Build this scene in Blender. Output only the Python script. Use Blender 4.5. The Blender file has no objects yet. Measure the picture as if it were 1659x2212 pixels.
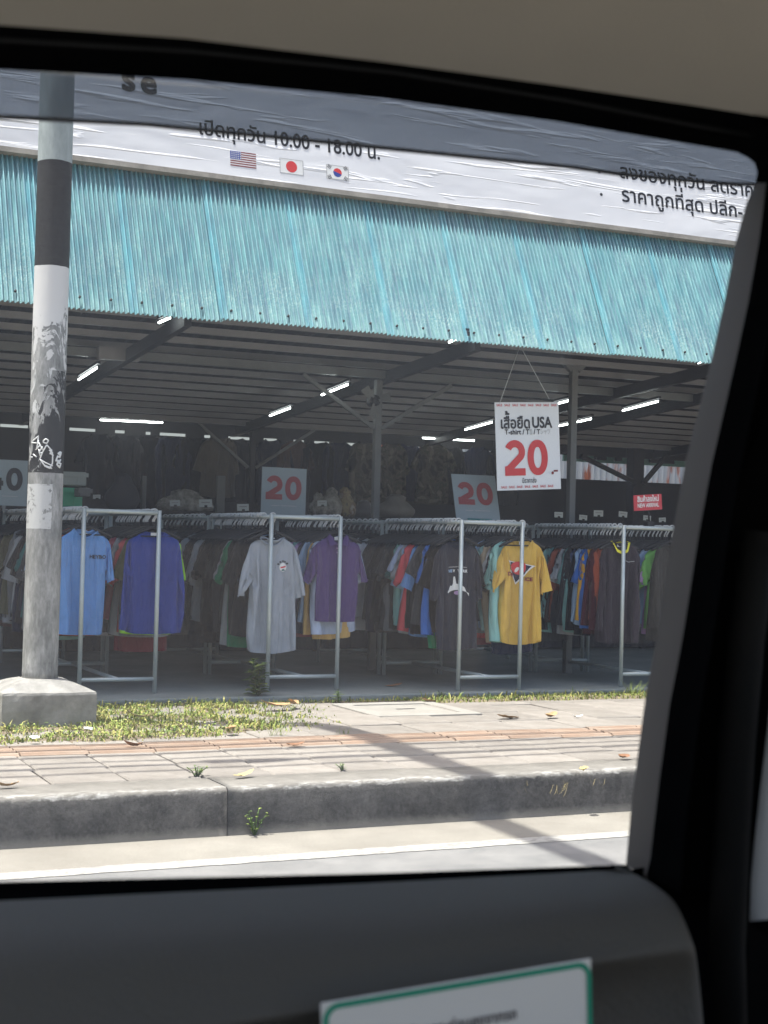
import bpy, bmesh, math, random
from mathutils import Vector, Matrix, noise
from mathutils.geometry import tessellate_polygon
from mathutils.bvhtree import BVHTree
random.seed(7)
S = bpy.context.scene
COL = S.collection
R = math.radians
PI = math.pi

# ------------------------------------------------------------------ camera
F, CX, CY, ZC = 3300.0, 829.5, 1106.0, 1.4      # measured on a 1659 px wide copy of the photograph
ex = Vector((7120, 244, 3300)).normalized()
ez = Vector((.025, -1, 0)); ez.z = -(ex.x * ez.x + ex.y * ez.y) / ex.z
ez = (ez - ex * ex.dot(ez)).normalized()
ey = ez.cross(ex)
CAMPOS = Vector((0, 0, ZC))
cx = Vector((ex.x, ey.x, ez.x)); cy = Vector((ex.y, ey.y, ez.y)); cz = Vector((ex.z, ey.z, ez.z))
cam = bpy.data.cameras.new('camera'); cam.sensor_fit = 'HORIZONTAL'; cam.sensor_width = 36
cam.lens = 36 * F / 1659; cam.clip_start = .02; cam.clip_end = 2000
cam.dof.use_dof = True; cam.dof.focus_distance = 11.5; cam.dof.aperture_fstop = 26
camo = bpy.data.objects.new('camera', cam); COL.objects.link(camo)
M = Matrix.Identity(4)
for i in range(3):
    M[i][0] = cx[i]; M[i][1] = -cy[i]; M[i][2] = -cz[i]; M[i][3] = CAMPOS[i]
camo.matrix_world = M
S.camera = camo

# ------------------------------------------------------------------ sky, sun, exposure
SUN_EL = R(76); SUN_H = Vector((.965, -.262, 0)).normalized()      # SUN_H: way the light travels over the ground
LDIR = Vector((SUN_H.x * math.cos(SUN_EL), SUN_H.y * math.cos(SUN_EL), -math.sin(SUN_EL)))
w = bpy.data.worlds.new('World'); S.world = w; w.use_nodes = True
nt = w.node_tree; bg = nt.nodes['Background']
sky = nt.nodes.new('ShaderNodeTexSky'); sky.sky_type = 'NISHITA'; sky.sun_disc = False
sky.sun_elevation = SUN_EL; sky.sun_rotation = math.atan2(-SUN_H.x, -SUN_H.y)
sky.air_density = .9; sky.dust_density = 5.0
nt.links.new(sky.outputs[0], bg.inputs[0]); bg.inputs[1].default_value = .15
sl = bpy.data.lights.new('sun', 'SUN'); sl.energy = 4.6; sl.angle = R(.53); sl.color = (1, .97, .92)
so = bpy.data.objects.new('sun', sl); COL.objects.link(so); so.rotation_euler = LDIR.to_track_quat('-Z', 'Y').to_euler()
so.location = (0, 0, 30)
S.view_settings.view_transform = 'Standard'; S.view_settings.look = 'None'
S.view_settings.exposure = 1.0; S.view_settings.gamma = 1
S.render.engine = 'CYCLES'
S.cycles.use_denoising = True; S.cycles.max_bounces = 6; S.cycles.transparent_max_bounces = 12
S.cycles.diffuse_bounces = 4; S.cycles.glossy_bounces = 2; S.cycles.caustics_reflective = False; S.cycles.caustics_refractive = False

# ------------------------------------------------------------------ measuring helpers
def ray(x, y):
    u, v = (x - CX) / F, (y - CY) / F
    return cx * u + cy * v + cz
def atY(x, y, Y): d = ray(x, y); return CAMPOS + d * (Y / d.y)
def atZ(x, y, z): d = ray(x, y); return CAMPOS + d * ((z - ZC) / d.z)
ROOF_Z0, ROOF_Y0, ROOF_T = 3.07, 10.5, math.tan(R(3.7))
def roofz(Y): return ROOF_Z0 - ROOF_T * (Y - ROOF_Y0)
def atRoof(x, y, drop=0.0):
    d = ray(x, y); s = (ROOF_Z0 - drop + ROOF_T * ROOF_Y0 - ZC) / (d.z + ROOF_T * d.y); return CAMPOS + d * s

# ------------------------------------------------------------------ mesh helpers
class MB:
    def __init__(self): self.v = []; self.f = []
    def add(self, vs, fs):
        o = len(self.v); self.v += [tuple(p) for p in vs]; self.f += [tuple(i + o for i in q) for q in fs]; return self
    def box(self, a, b):
        x0, y0, z0 = a; x1, y1, z1 = b
        return self.add([(x0,y0,z0),(x1,y0,z0),(x1,y1,z0),(x0,y1,z0),(x0,y0,z1),(x1,y0,z1),(x1,y1,z1),(x0,y1,z1)],
                        [(0,3,2,1),(4,5,6,7),(0,1,5,4),(1,2,6,5),(2,3,7,6),(3,0,4,7)])
    def bar(self, p, q, wx, wz, up=(0, 0, 1)):
        p = Vector(p); q = Vector(q); d = (q - p).normalized(); s = d.cross(Vector(up)).normalized(); u = s.cross(d)
        c = [p + s * a * wx / 2 + u * b * wz / 2 for a, b in ((-1,-1),(1,-1),(1,1),(-1,1))]
        c += [k + (q - p) for k in c]
        return self.add(c, [(0,1,2,3),(7,6,5,4),(0,4,5,1),(1,5,6,2),(2,6,7,3),(3,7,4,0)])
    def tube(self, pts, r, n=10, cap=True):
        pts = [Vector(p) for p in pts]; rings = []
        rr = r if isinstance(r, (list, tuple)) else [r] * len(pts)
        ref = None
        for i, p in enumerate(pts):
            d = (pts[min(i + 1, len(pts) - 1)] - pts[max(i - 1, 0)]).normalized()
            if ref is None:
                ref = Vector((0, 0, 1)) if abs(d.z) < .9 else Vector((1, 0, 0))
            s = d.cross(ref).normalized(); u = s.cross(d); ref = u if abs(u.dot(d)) < .5 else ref
            rings.append([p + (s * math.cos(2 * PI * k / n) + u * math.sin(2 * PI * k / n)) * rr[i] for k in range(n)])
        return self.loft(rings, True, cap)
    def loft(self, rings, closed=True, cap=False):
        n = len(rings[0]); vs = [p for r in rings for p in r]; fs = []
        for i in range(len(rings) - 1):
            for k in range(n if closed else n - 1):
                a = i * n + k; b = i * n + (k + 1) % n
                fs.append((a, b, b + n, a + n))
        if cap: fs += [tuple(range(n - 1, -1, -1)), tuple(range((len(rings) - 1) * n, len(rings) * n))]
        return self.add(vs, fs)
    def mesh(self, name, smooth=False):
        m = bpy.data.meshes.new(name); m.from_pydata(self.v, [], self.f); m.update()
        if smooth: m.shade_smooth()
        return m
    def build(self, name, mat, parent=None, smooth=False, loc=None):
        return link(name, self.mesh(name, smooth), mat, parent, loc)

def link(name, mesh, mat=None, parent=None, loc=None):
    o = bpy.data.objects.new(name, mesh); COL.objects.link(o)
    if mat is not None:
        if len(mesh.materials) == 0: mesh.materials.append(mat)
        else:
            o.material_slots[0].link = 'OBJECT'; o.material_slots[0].material = mat
    if parent: o.parent = parent
    if loc is not None: o.location = loc
    return o
def omat(o, mat): o.material_slots[0].link = 'OBJECT'; o.material_slots[0].material = mat
def tag(o, label=None, cat=None, group=None, kind=None):
    if label: o['label'] = label
    if cat: o['category'] = cat
    if group: o['group'] = group
    if kind: o['kind'] = kind
    return o
def empty(name, loc=(0, 0, 0), rz=0):
    o = bpy.data.objects.new(name, None); COL.objects.link(o); o.location = loc; o.rotation_euler.z = rz
    o.empty_display_size = .1
    return o
def bevel(o, wdt=.004, seg=2):
    m = o.modifiers.new('bevel', 'BEVEL'); m.width = wdt; m.segments = seg; m.limit_method = 'ANGLE'; return o
def ordinal(i):
    names = ['first','second','third','fourth','fifth','sixth','seventh','eighth','ninth','tenth','eleventh','twelfth','thirteenth','fourteenth','fifteenth','sixteenth','seventeenth','eighteenth','nineteenth','twentieth','twenty-first','twenty-second','twenty-third','twenty-fourth','twenty-fifth','twenty-sixth','twenty-seventh','twenty-eighth','twenty-ninth','thirtieth','thirty-first','thirty-second','thirty-third','thirty-fourth','thirty-fifth','thirty-sixth','thirty-seventh','thirty-eighth']
    return names[i]

# ------------------------------------------------------------------ materials
def lin(c):
    return tuple(((v / 255) / 12.92 if v / 255 < .04045 else ((v / 255 + .055) / 1.055) ** 2.4) for v in c)
class NM:
    """small node-material builder"""
    def __init__(self, name):
        self.m = bpy.data.materials.new(name); self.m.use_nodes = True; self.t = self.m.node_tree
        self.b = self.t.nodes['Principled BSDF']; self.out = self.t.nodes['Material Output']
    def n(self, typ, **kw):
        k = self.t.nodes.new(typ)
        for a, v in kw.items(): setattr(k, a, v)
        return k
    def l(self, a, b): self.t.links.new(a, b)
    def coord(self, scale=(1, 1, 1), which='Object'):
        tc = self.n('ShaderNodeTexCoord'); mp = self.n('ShaderNodeMapping'); mp.inputs['Scale'].default_value = scale
        self.l(tc.outputs[which], mp.inputs[0]); return mp.outputs[0]
    def noise(self, vec, scale=5, detail=5, rough=.6, dist=0):
        k = self.n('ShaderNodeTexNoise'); k.inputs['Scale'].default_value = scale; k.inputs['Detail'].default_value = detail
        k.inputs['Roughness'].default_value = rough; k.inputs['Distortion'].default_value = dist
        if vec is not None: self.l(vec, k.inputs['Vector'])
        return k.outputs[0]
    def ramp(self, fac, stops):
        k = self.n('ShaderNodeValToRGB'); e = k.color_ramp.elements
        while len(e) < len(stops): e.new(.5)
        for i, (p, c) in enumerate(stops):
            e[i].position = p; e[i].color = (c if isinstance(c, (tuple, list)) else (c, c, c))[:3] + (1,) if isinstance(c, (tuple, list)) else (c, c, c, 1)
        self.l(fac, k.inputs[0]); return k.outputs[0]
    def mix(self, fac, a, b, typ='MIX'):
        k = self.n('ShaderNodeMix', data_type='RGBA', blend_type=typ)
        for s, v in ((k.inputs['Factor'], fac), (k.inputs['A'], a), (k.inputs['B'], b)):
            if hasattr(v, 'is_linked'): self.l(v, s)
            elif isinstance(v, (int, float)): s.default_value = v if s.type == 'VALUE' else (v, v, v, 1)
            else: s.default_value = tuple(v)[:3] + (1,)
        return k.outputs['Result']
    def math(self, op, a, b=0, clamp=False):
        k = self.n('ShaderNodeMath', operation=op, use_clamp=clamp)
        for s, v in ((k.inputs[0], a), (k.inputs[1], b)):
            if hasattr(v, 'is_linked'): self.l(v, s)
            else: s.default_value = v
        return k.outputs[0]
    def bump(self, h, strength=.3, dist=.01):
        k = self.n('ShaderNodeBump'); k.inputs['Strength'].default_value = strength; k.inputs['Distance'].default_value = dist
        self.l(h, k.inputs['Height']); self.l(k.outputs[0], self.b.inputs['Normal'])
    def set(self, col=None, rough=None, metal=None, spec=None):
        for nme, v in (('Base Color', col), ('Roughness', rough), ('Metallic', metal), ('Specular IOR Level', spec)):
            if v is None: continue
            if hasattr(v, 'is_linked'): self.l(v, self.b.inputs[nme])
            else: self.b.inputs[nme].default_value = (tuple(v)[:3] + (1,)) if nme == 'Base Color' else v
        return self
def plain(name, col, rough=.6, metal=0, var=.12, scale=14, spec=.4, bump=0, bscale=200):
    k = NM(name); v = k.coord()
    f = k.noise(v, scale, 5)
    c = k.mix(f, tuple(x * (1 - var) for x in col), tuple(min(1, x * (1 + var)) for x in col))
    k.set(c, rough, metal, spec)
    if bump: k.bump(k.noise(v, bscale, 3), bump, .004)
    return k.m
MATS = {}
def fabric(name, rgb):
    if name in MATS: return MATS[name]
    k = NM('fabric_' + name.replace(' ', '_')); c0 = lin(rgb); v = k.coord()
    f = k.noise(v, 9, 4)
    info = k.n('ShaderNodeObjectInfo')
    c = k.mix(f, tuple(x * .82 for x in c0), tuple(min(1, x * 1.12) for x in c0))
    k.set(c, .92, 0, .15)
    k.b.inputs['Sheen Weight'].default_value = .12
    wr = k.noise(k.coord((9, 9, 2.6)), 1.6, 4, .55, .9)
    k.bump(k.math('ADD', k.math('MULTIPLY', k.noise(v, 420, 2), .05), wr), 1.0, .03)
    MATS[name] = k.m; return k.m
def concrete(name, a, b, scale=3, rough=.9, bump=.35, speck=.5):
    k = NM(name); v = k.coord()
    big = k.ramp(k.noise(v, scale, 7, .65), [(.32, a), (.68, b)])
    fine = k.ramp(k.noise(v, scale * 38, 4, .7), [(.3, .72), (.62, 1.08)])
    info = k.n('ShaderNodeObjectInfo'); rnd = k.math('MULTIPLY_ADD', info.outputs['Random'], .22); rnd.node.inputs[2].default_value = .88
    c = k.mix(speck, big, fine, 'MULTIPLY'); c = k.mix(1.0, c, rnd, 'MULTIPLY')
    k.set(c, rough, 0, .25); k.bump(k.noise(v, scale * 45, 5, .7), bump, .004)
    return k.m
M_ASPHALT = concrete('worn_asphalt', (.19,.19,.185), (.27,.265,.255), 4, .9, .5, .8)
M_GUTTER = concrete('dusty_gutter_concrete', (.205,.19,.162), (.275,.258,.222), 2.2)
M_KERB = concrete('kerb_concrete', (.17,.165,.155), (.27,.262,.24), 4)
M_TILE = concrete('paving_tile', (.205,.185,.160), (.295,.272,.242), 5, .9, .4, .7)
M_TACT = concrete('ribbed_terracotta_tile', (.27,.18,.125), (.34,.27,.21), 5)
M_SLAB = concrete('cover_slab_concrete', (.28,.265,.235), (.36,.345,.31), 4)
M_BLOCK = concrete('footing_concrete', (.20,.195,.182), (.42,.41,.38), 6, .92, .9, .8)
M_SOIL = concrete('dry_soil', (.14,.11,.075), (.26,.215,.15), 9)
M_FLOOR = concrete('shop_floor_cement', (.17,.20,.195), (.26,.29,.28), 1.6, .6, .12, .4)
M_TUBE = plain('pale_painted_steel', (.46,.52,.52), .38, .35, .12, 30)
M_STEEL = plain('grey_steel', (.15,.16,.16), .5, .2, .2, 9)
M_PURLIN = plain('galvanised_purlin', (.24,.24,.245), .55, .1, .3, 3)
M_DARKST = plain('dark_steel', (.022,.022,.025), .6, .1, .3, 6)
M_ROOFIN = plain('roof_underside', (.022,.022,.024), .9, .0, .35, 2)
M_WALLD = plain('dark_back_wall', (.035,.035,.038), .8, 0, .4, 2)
M_HANGB = plain('black_hanger_plastic', (.018,.018,.019), .45)
M_HOOK = plain('hanger_hook_steel', (.62,.63,.62), .35, .2)
M_WHITE = plain('white_print', (.78,.79,.78), .6, 0, .03)
M_CARD = plain('white_card', (.62,.66,.66), .6, 0, .05)
M_RED = plain('red_print', (.62,.045,.05), .6, 0, .05)
M_DRED = plain('dark_red_print', (.22,.035,.04), .6, 0, .05)
M_INK = plain('dark_ink', (.02,.022,.03), .6, 0, .05)
M_BLACK = plain('black_ink', (.012,.012,.014), .6, 0, .05)
M_BLUE = plain('blue_print', (.03,.06,.30), .6, 0, .05)
M_GREY = plain('grey_print', (.35,.36,.36), .6, 0, .05)

# ------------------------------------------------------------------ lettering (outlines of Blender's own font, filled contour by contour)
_glyph_n = {}
def contours(body):
    c = bpy.data.curves.new('lettering_source', 'FONT'); c.body = body; c.size = 1; c.resolution_u = 3
    o = bpy.data.objects.new('lettering_source', c); COL.objects.link(o)
    dg = bpy.context.evaluated_depsgraph_get()
    cu = o.evaluated_get(dg).to_curve(dg)
    out = []
    for s in cu.splines:
        bp = s.bezier_points; n = len(bp); pts = []
        if n < 2: out.append([]); continue
        for i in range(n):
            a, b = bp[i], bp[(i + 1) % n]
            straight = (a.handle_right - a.co).length < 1e-5 and (b.handle_left - b.co).length < 1e-5
            st = 1 if straight else 4
            for k in range(st):
                t = k / st; m = 1 - t
                p = a.co * m**3 + a.handle_right * 3 * m * m * t + b.handle_left * 3 * m * t * t + b.co * t**3
                pts.append((p.x, p.y))
        out.append(pts)
    o.to_curve_clear() if hasattr(o, 'to_curve_clear') else None
    bpy.data.objects.remove(o); bpy.data.curves.remove(c)
    return out
UPPER = set('\u0e31\u0e34\u0e35\u0e36\u0e37'); TONE = set('\u0e48\u0e49\u0e4a\u0e4b')
def area2(p): return sum(p[i][0] * p[(i + 1) % len(p)][1] - p[(i + 1) % len(p)][0] * p[i][1] for i in range(len(p)))
def inside(pt, poly):
    x, y = pt; r = False; j = len(poly) - 1
    for i in range(len(poly)):
        xi, yi = poly[i]; xj, yj = poly[j]
        if (yi > y) != (yj > y) and x < (xj - xi) * (y - yi) / (yj - yi) + xi: r = not r
        j = i
    return r
def text_mesh(body, bold=0.0, x0=None, x1=None, z0=0, size=1.0, y=0.0, fit_prefix=None, height=None):
    """flat lettering in the XZ plane, facing -Y; fitted to the span x0..x1"""
    cs = contours(body); idx = 0
    for i, ch in enumerate(body):
        if ch not in _glyph_n: _glyph_n[ch] = 0 if ch == ' ' else len(contours(('\u0e01' if ch in UPPER or ch in TONE or ch in '\u0e38\u0e39' else '') + ch)) - (len(contours('\u0e01')) if ch in UPPER or ch in TONE or ch in '\u0e38\u0e39' else 0)
        n = _glyph_n[ch]
        if ch in TONE and i and body[i - 1] in UPPER:
            for k in range(idx, min(idx + n, len(cs))): cs[k] = [(a, b + .27) for a, b in cs[k]]
        idx += n
    cs = [c for c in cs if len(c) > 2]
    xs = [p[0] for c in cs for p in c]
    lo, hi = min(xs), max(xs)
    sx = (x1 - x0) / (hi - lo) if x1 is not None else size
    sz = size if (x1 is None or height) else sx
    if height: sz = height
    if x0 is None: x0 = 0
    out = MB(); d = 0.0
    T = lambda p, dy: (x0 + (p[0] - lo) * sx, y - dy, z0 + p[1] * sz)
    ars = [area2(c) for c in cs]
    is_hole = [any(j != i and ars[i] * ars[j] < 0 and abs(ars[j]) > abs(ars[i]) and inside(c[0], q) for j, q in enumerate(cs)) for i, c in enumerate(cs)]
    outer = [c for c, h_ in zip(cs, is_hole) if not h_]; holes = [c for c, h_ in zip(cs, is_hole) if h_]
    for k, c in enumerate(outer):
        d = (k % 3) * .0001
        hs = [h for h in holes if inside(h[0], c)]
        loops = [[Vector((p[0], p[1], 0)) for p in q] for q in [c] + hs]
        flat = [p for q in [c] + hs for p in q]
        tri = tessellate_polygon(loops)
        out.add([T(p, d) for p in flat], [t for t in tri])
        if bold:
            for li, q in enumerate([c] + hs):
                for i in range(len(q)):
                    a = Vector(q[i]); b = Vector(q[(i + 1) % len(q)]); e = b - a
                    if e.length < 1e-6: continue
                    e.normalize(); nn = Vector((-e.y, e.x)) * bold; e2 = e * bold * .45
                    dd = d + .0003 + (i % 4) * .00006
                    out.add([T(p, dd) for p in (a - e2 - nn, b + e2 - nn, b + e2 + nn, a - e2 + nn)], [(0, 1, 2, 3)])
    return out
def lettering(body, mat, parent, bold=0, **kw):
    o = text_mesh(body, bold, **kw).build('lettering', mat, parent)
    return o
def stroke2d(path, wd, closed=False):
    """thick stroke polygon strip of a 2-D path -> (verts, faces)"""
    n = len(path); vs = []; fs = []
    for i in range(n):
        p = Vector(path[i]); a = Vector(path[(i - 1) % n] if (closed or i) else path[i]); b = Vector(path[(i + 1) % n] if (closed or i < n - 1) else path[i])
        d1 = (p - a).normalized() if (p - a).length > 1e-9 else (b - p).normalized(); d2 = (b - p).normalized() if (b - p).length > 1e-9 else d1
        t = (d1 + d2).normalized(); nn = Vector((-t.y, t.x)); c = max(.45, nn.dot(Vector((-d1.y, d1.x))))
        vs += [p + nn * wd / 2 / c, p - nn * wd / 2 / c]
    for i in range(n if closed else n - 1):
        j = (i + 1) % n; fs.append((2 * i, 2 * i + 1, 2 * j + 1, 2 * j))
    return vs, fs
def numeral(ch, x0, z0, wd, h, st):
    """one bold numeral as thick strokes in box x0..x0+wd, z0..z0+h"""
    out = []
    if ch == '0':
        path = [(x0 + wd / 2 + (wd - st) / 2 * (abs(math.cos(a)) ** .85) * (1 if math.cos(a) > 0 else -1), z0 + h / 2 + (h - st) / 2 * math.sin(a)) for a in [2 * PI * k / 40 for k in range(40)]]
        out.append(stroke2d(path, st, True))
    elif ch == '2':
        r = (wd - st) / 2; cxx = x0 + wd / 2; czz = z0 + h - st / 2 - r
        path = [(cxx + r * math.cos(a), czz + r * math.sin(a)) for a in [R(158) - R(195) * k / 16 for k in range(17)]]
        path += [(x0 + st * .62, z0 + st * .9)]
        out.append(stroke2d(path, st))
        out.append(([(x0, z0), (x0 + wd, z0), (x0 + wd, z0 + st), (x0, z0 + st)], [(0, 1, 2, 3)]))
        out.append(([(x0, z0 + st), (x0 + st * 1.5, z0 + st), (x0 + st * .9, z0 + st * 1.45), (x0, z0 + st * 1.3)], [(0, 1, 2, 3)]))
    elif ch == '4':
        out.append(stroke2d([(x0 + wd * .62, z0 + h), (x0 + st * .45, z0 + h * .32)], st))
        out.append(([(x0, z0 + h * .2), (x0 + wd, z0 + h * .2), (x0 + wd, z0 + h * .2 + st), (x0, z0 + h * .2 + st)], [(0, 1, 2, 3)]))
        out.append(([(x0 + wd * .58, z0), (x0 + wd * .58 + st, z0), (x0 + wd * .58 + st, z0 + h * .55), (x0 + wd * .58, z0 + h * .55)], [(0, 1, 2, 3)]))
    return out
def numerals(s, mat, parent, x0, z0, wd, h, st, gap, y):
    mb = MB(); k = 0
    for i, ch in enumerate(s):
        for vs, fs in numeral(ch, x0 + i * (wd + gap), z0, wd, h, st):
            mb.add([(v[0], y - k * .0004, v[1]) for v in vs], fs); k += 1
    return mb.build('lettering', mat, parent)

# ================================================================== GROUND
ROADZ, WALKZ, FLOORZ = 0.0, .225, .27
KY = 6.845
g = MB().add([(-400, -400, -.012), (400, -400, -.012), (400, 400, -.012), (-400, 400, -.012)], [(0, 1, 2, 3)]).build('ground', M_SOIL); tag(g, kind='structure')
r = MB().add([(-200, -8, 0), (200, -8, 0), (200, KY + .02, 0), (-200, KY + .02, 0)], [(0, 1, 2, 3)]).build('road', M_ASPHALT); tag(r, 'light worn asphalt road beside the kerb', kind='structure')
gt = MB().add([(-60, 6.36, .0012), (60, 6.36, .0012), (60, KY + .01, .0012), (-60, KY + .01, .0012)], [(0, 1, 2, 3)]).build('gutter', M_GUTTER); tag(gt, kind='structure')
# painted edge line, ragged along both sides and cracked across
k = NM('worn_road_paint'); v = k.coord((1, 1, 1))
c1 = k.noise(k.coord((3.2, 26, 1)), 2.2, 3, .5, .8); crack = k.ramp(c1, [(.485, 1), (.497, 0), (.503, 0), (.515, 1)])
wear = k.ramp(k.math('ADD', k.noise(v, 26, 8, .85), k.math('MULTIPLY', k.noise(k.coord((2, 6, 1)), 2, 3), .25)), [(.54, .1), (.70, 1)])
k.set(k.mix(k.math('MULTIPLY', crack, wear), (.21, .20, .185), (.40, .39, .355)), .8); k.bump(c1, .2)
M_PAINT = k.m
mb = MB(); pts = []
for i in range(0, 520):
    X = -6 + i * .04
    pts.append(((X, 6.245 + .008 * noise.noise((X * 7, 0, 0)) + .004 * random.uniform(-1, 1), .0026), (X, 6.372 + .008 * noise.noise((X * 6, 9, 0)) + .004 * random.uniform(-1, 1), .0026)))
mb.loft([list(p) for p in pts], False)
tag(mb.build('edge_line', M_PAINT, r), 'cracked white edge line')
# kerb: long cast stones with a leaning face and a worn top
kb = empty('kerb', (0, KY, 0)); tag(kb, kind='structure')
def kerb_stone(x0, x1, seed):
    prof = [(-.004, -.05), (.0, .0), (.004, .06), (.012, .180), (.015, .212), (.024, .224), (.045, .228), (.32, .227), (.33, .10)]
    n = int((x1 - x0) / .05); rings = []
    for i in range(n + 1):
        X = x0 + (x1 - x0) * i / n; ring = []
        for j, (yy, zz) in enumerate(prof):
            d = noise.noise((X * 4 + seed, yy * 30, zz * 14)) * .005 + noise.noise((X * 17, yy * 50 + seed, zz * 40)) * .003
            if j in (4, 5): d *= 2.0
            ring.append((X, yy + d, zz + d * .8))
        rings.append(ring)
    m = MB().loft(rings, False)
    m.f += [tuple(range(len(prof))), tuple(range(len(m.v) - 1, len(m.v) - 1 - len(prof), -1))]
    return m
M_KERBTOP = M_KERB
k = NM('worn_kerb'); v = k.coord()
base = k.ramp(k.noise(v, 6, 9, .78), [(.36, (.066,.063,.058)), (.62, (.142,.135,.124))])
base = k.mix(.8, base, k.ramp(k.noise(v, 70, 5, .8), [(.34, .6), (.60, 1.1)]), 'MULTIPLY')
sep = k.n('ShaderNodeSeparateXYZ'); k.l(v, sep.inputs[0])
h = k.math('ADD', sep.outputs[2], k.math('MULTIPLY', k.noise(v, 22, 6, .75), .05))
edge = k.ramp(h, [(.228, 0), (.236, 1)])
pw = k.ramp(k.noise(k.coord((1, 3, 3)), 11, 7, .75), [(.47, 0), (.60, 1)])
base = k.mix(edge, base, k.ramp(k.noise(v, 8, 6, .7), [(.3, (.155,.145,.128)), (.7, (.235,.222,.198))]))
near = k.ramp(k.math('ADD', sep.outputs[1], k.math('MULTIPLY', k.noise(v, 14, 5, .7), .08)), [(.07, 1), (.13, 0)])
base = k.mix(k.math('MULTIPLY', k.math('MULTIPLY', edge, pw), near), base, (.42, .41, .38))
scr = k.ramp(k.noise(k.coord((1, 6, 9)), 6, 6, .8), [(.62, 0), (.70, 1)])
base = k.mix(k.math('MULTIPLY', scr, .55), base, (.20, .195, .18))
foot = k.ramp(h, [(.035, 1), (.075, 0)])
base = k.mix(k.math('MULTIPLY', foot, .7), base, (.30, .285, .25))
k.set(base, .92, 0, .2); k.bump(k.noise(v, 60, 6, .75), .6, .006)
M_KERB = k.m
x = -9.3
for i in range(8):
    o = kerb_stone(x + .0018, x + 3.9 - .0018, i * 3.1).build('kerb_stone', M_KERB, kb, True); x += 3.9
# pavement bed and tiles
pv = MB().box((-60, 7.16, -.01), (60, 10.36, .208)).build('pavement', M_SOIL); tag(pv, 'tiled pavement between kerb and shop', kind='structure')
rows = [7.185, 7.64, 8.12, 8.48, 8.95, 9.42, 9.89, 10.335]
TW = .3705
def tile_mesh(wd, ln, ribs=0):
    mb = MB(); e = .004
    if ribs:
        prof = [(e, -.03), (e, .0), (e + .004, .004)]
        for i in range(ribs):
            c = ln * (i + .5) / ribs; q = ln / ribs * .30
            prof += [(c - q, .004), (c - q * .7, .012), (c + q * .7, .012), (c + q, .004)]
        prof += [(ln - e - .004, .004), (ln - e, 0), (ln - e, -.03)]
        mb.loft([[(e, y, z) for y, z in prof], [(wd - e, y, z) for y, z in prof]], False)
        n = len(prof); mb.f += [tuple(range(n)), tuple(range(2 * n - 1, n - 1, -1))]
    else:
        b = .009
        a = [(e, e), (wd - e, e), (wd - e, ln - e), (e, ln - e)]; c = [(e + b, e + b), (wd - e - b, e + b), (wd - e - b, ln - e - b), (e + b, ln - e - b)]
        mb.loft([[(p[0], p[1], -.03) for p in a], [(p[0], p[1], -.004) for p in a], [(p[0], p[1], .003) for p in c]], True)
        mb.f.append((8, 9, 10, 11))
    return mb.mesh('paving_tile')
for j in range(len(rows) - 1):
    me = tile_mesh(TW, rows[j + 1] - rows[j], 4 if j == 2 else 0)
    me.materials.append(M_TACT if j == 2 else M_TILE)
    for i in range(-3, 20):
        X = 1.645 + i * TW + (rows[j] - 7.185) * .045
        if j >= 5 and 4.2 < X < 4.7: continue
        o = bpy.data.objects.new('paving_tile', me); COL.objects.link(o); o.parent = pv
        o.location = (X, rows[j], WALKZ + random.uniform(-.004, .003)); o.rotation_euler = (R(random.uniform(-.5, .5)), R(random.uniform(-.5, .5)), R(random.uniform(-.35, .35)))
# concrete inspection cover in the pavement
cv = empty('inspection_cover', (4.30, 9.3, WALKZ)); tag(cv, 'pale square concrete inspection cover set in the pavement', 'cover')
mb = MB().box((0, 0, -.03), (.80, .11, .014)).box((0, .69, -.03), (.80, .80, .014)).box((0, .113, -.03), (.11, .687, .014)).box((.69, .113, -.03), (.80, .687, .014))
bevel(mb.build('surround', M_SLAB, cv), .006)
bevel(MB().box((.125, .128, -.03), (.675, .672, .008)).build('lid', M_SLAB, cv), .006)
MB().box((.33, .385, .007), (.47, .415, .010)).build('lifting_slot', M_DARKST, cv)
# shop floor
sf = MB().box((-12, 10.35, -.01), (22, 22, FLOORZ)).build('shop_floor', M_FLOOR); tag(sf, kind='structure'); bevel(sf, .012, 2)

# ================================================================== SHOP BUILDING
bd = empty('shop_building', (5.5, 11, FLOORZ)); tag(bd, 'open-fronted shop shed with corrugated teal awning and grey steel roof frame', 'building')
bd_inv = Matrix.Translation((-5.5, -11, -FLOORZ))
def part(name, mb, mat, smooth=False):
    o = mb.build(name, mat, bd, smooth); o.matrix_parent_inverse = bd_inv; return o
# roof skin
XA, XB, YA, YB = -6, 18, 10.62, 16.6
mb = MB(); rings = []
for (yy, dz) in ((YA, .10), (YB, .10)):
    rings.append([(XA + i * .06, yy, roofz(yy) + dz + (.012 if i % 2 else -.012)) for i in range(int((XB - XA) / .06) + 1)])
mb.loft(rings, False)
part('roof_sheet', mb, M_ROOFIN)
part('roof_top', MB().add([(XA, YA, roofz(YA) + .16), (XB, YA, roofz(YA) + .16), (XB, YB, roofz(YB) + .16), (XA, YB, roofz(YB) + .16)], [(0, 1, 2, 3)]), M_STEEL)
for i in range(13):
    Y = 10.74 + i * .445
    zz = roofz(Y)
    mb = MB().box((XA, Y - .004, zz + .028), (XB, Y, zz + .080)).box((XA, Y, zz + .028), (XB, Y + .04, zz + .032)).box((XA, Y, zz + .076), (XB, Y + .04, zz + .080))
    part('purlin', mb, M_PURLIN)
RAFX = [-1.6, .85, 3.33, 5.72, 8.12, 9.05, 11.4]
for X in RAFX:
    mb = MB().bar((X, 10.66, roofz(10.66) - .075), (X, 16.5, roofz(16.5) - .075), .055, .10)
    part('rafter', mb, M_DARKST)
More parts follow.
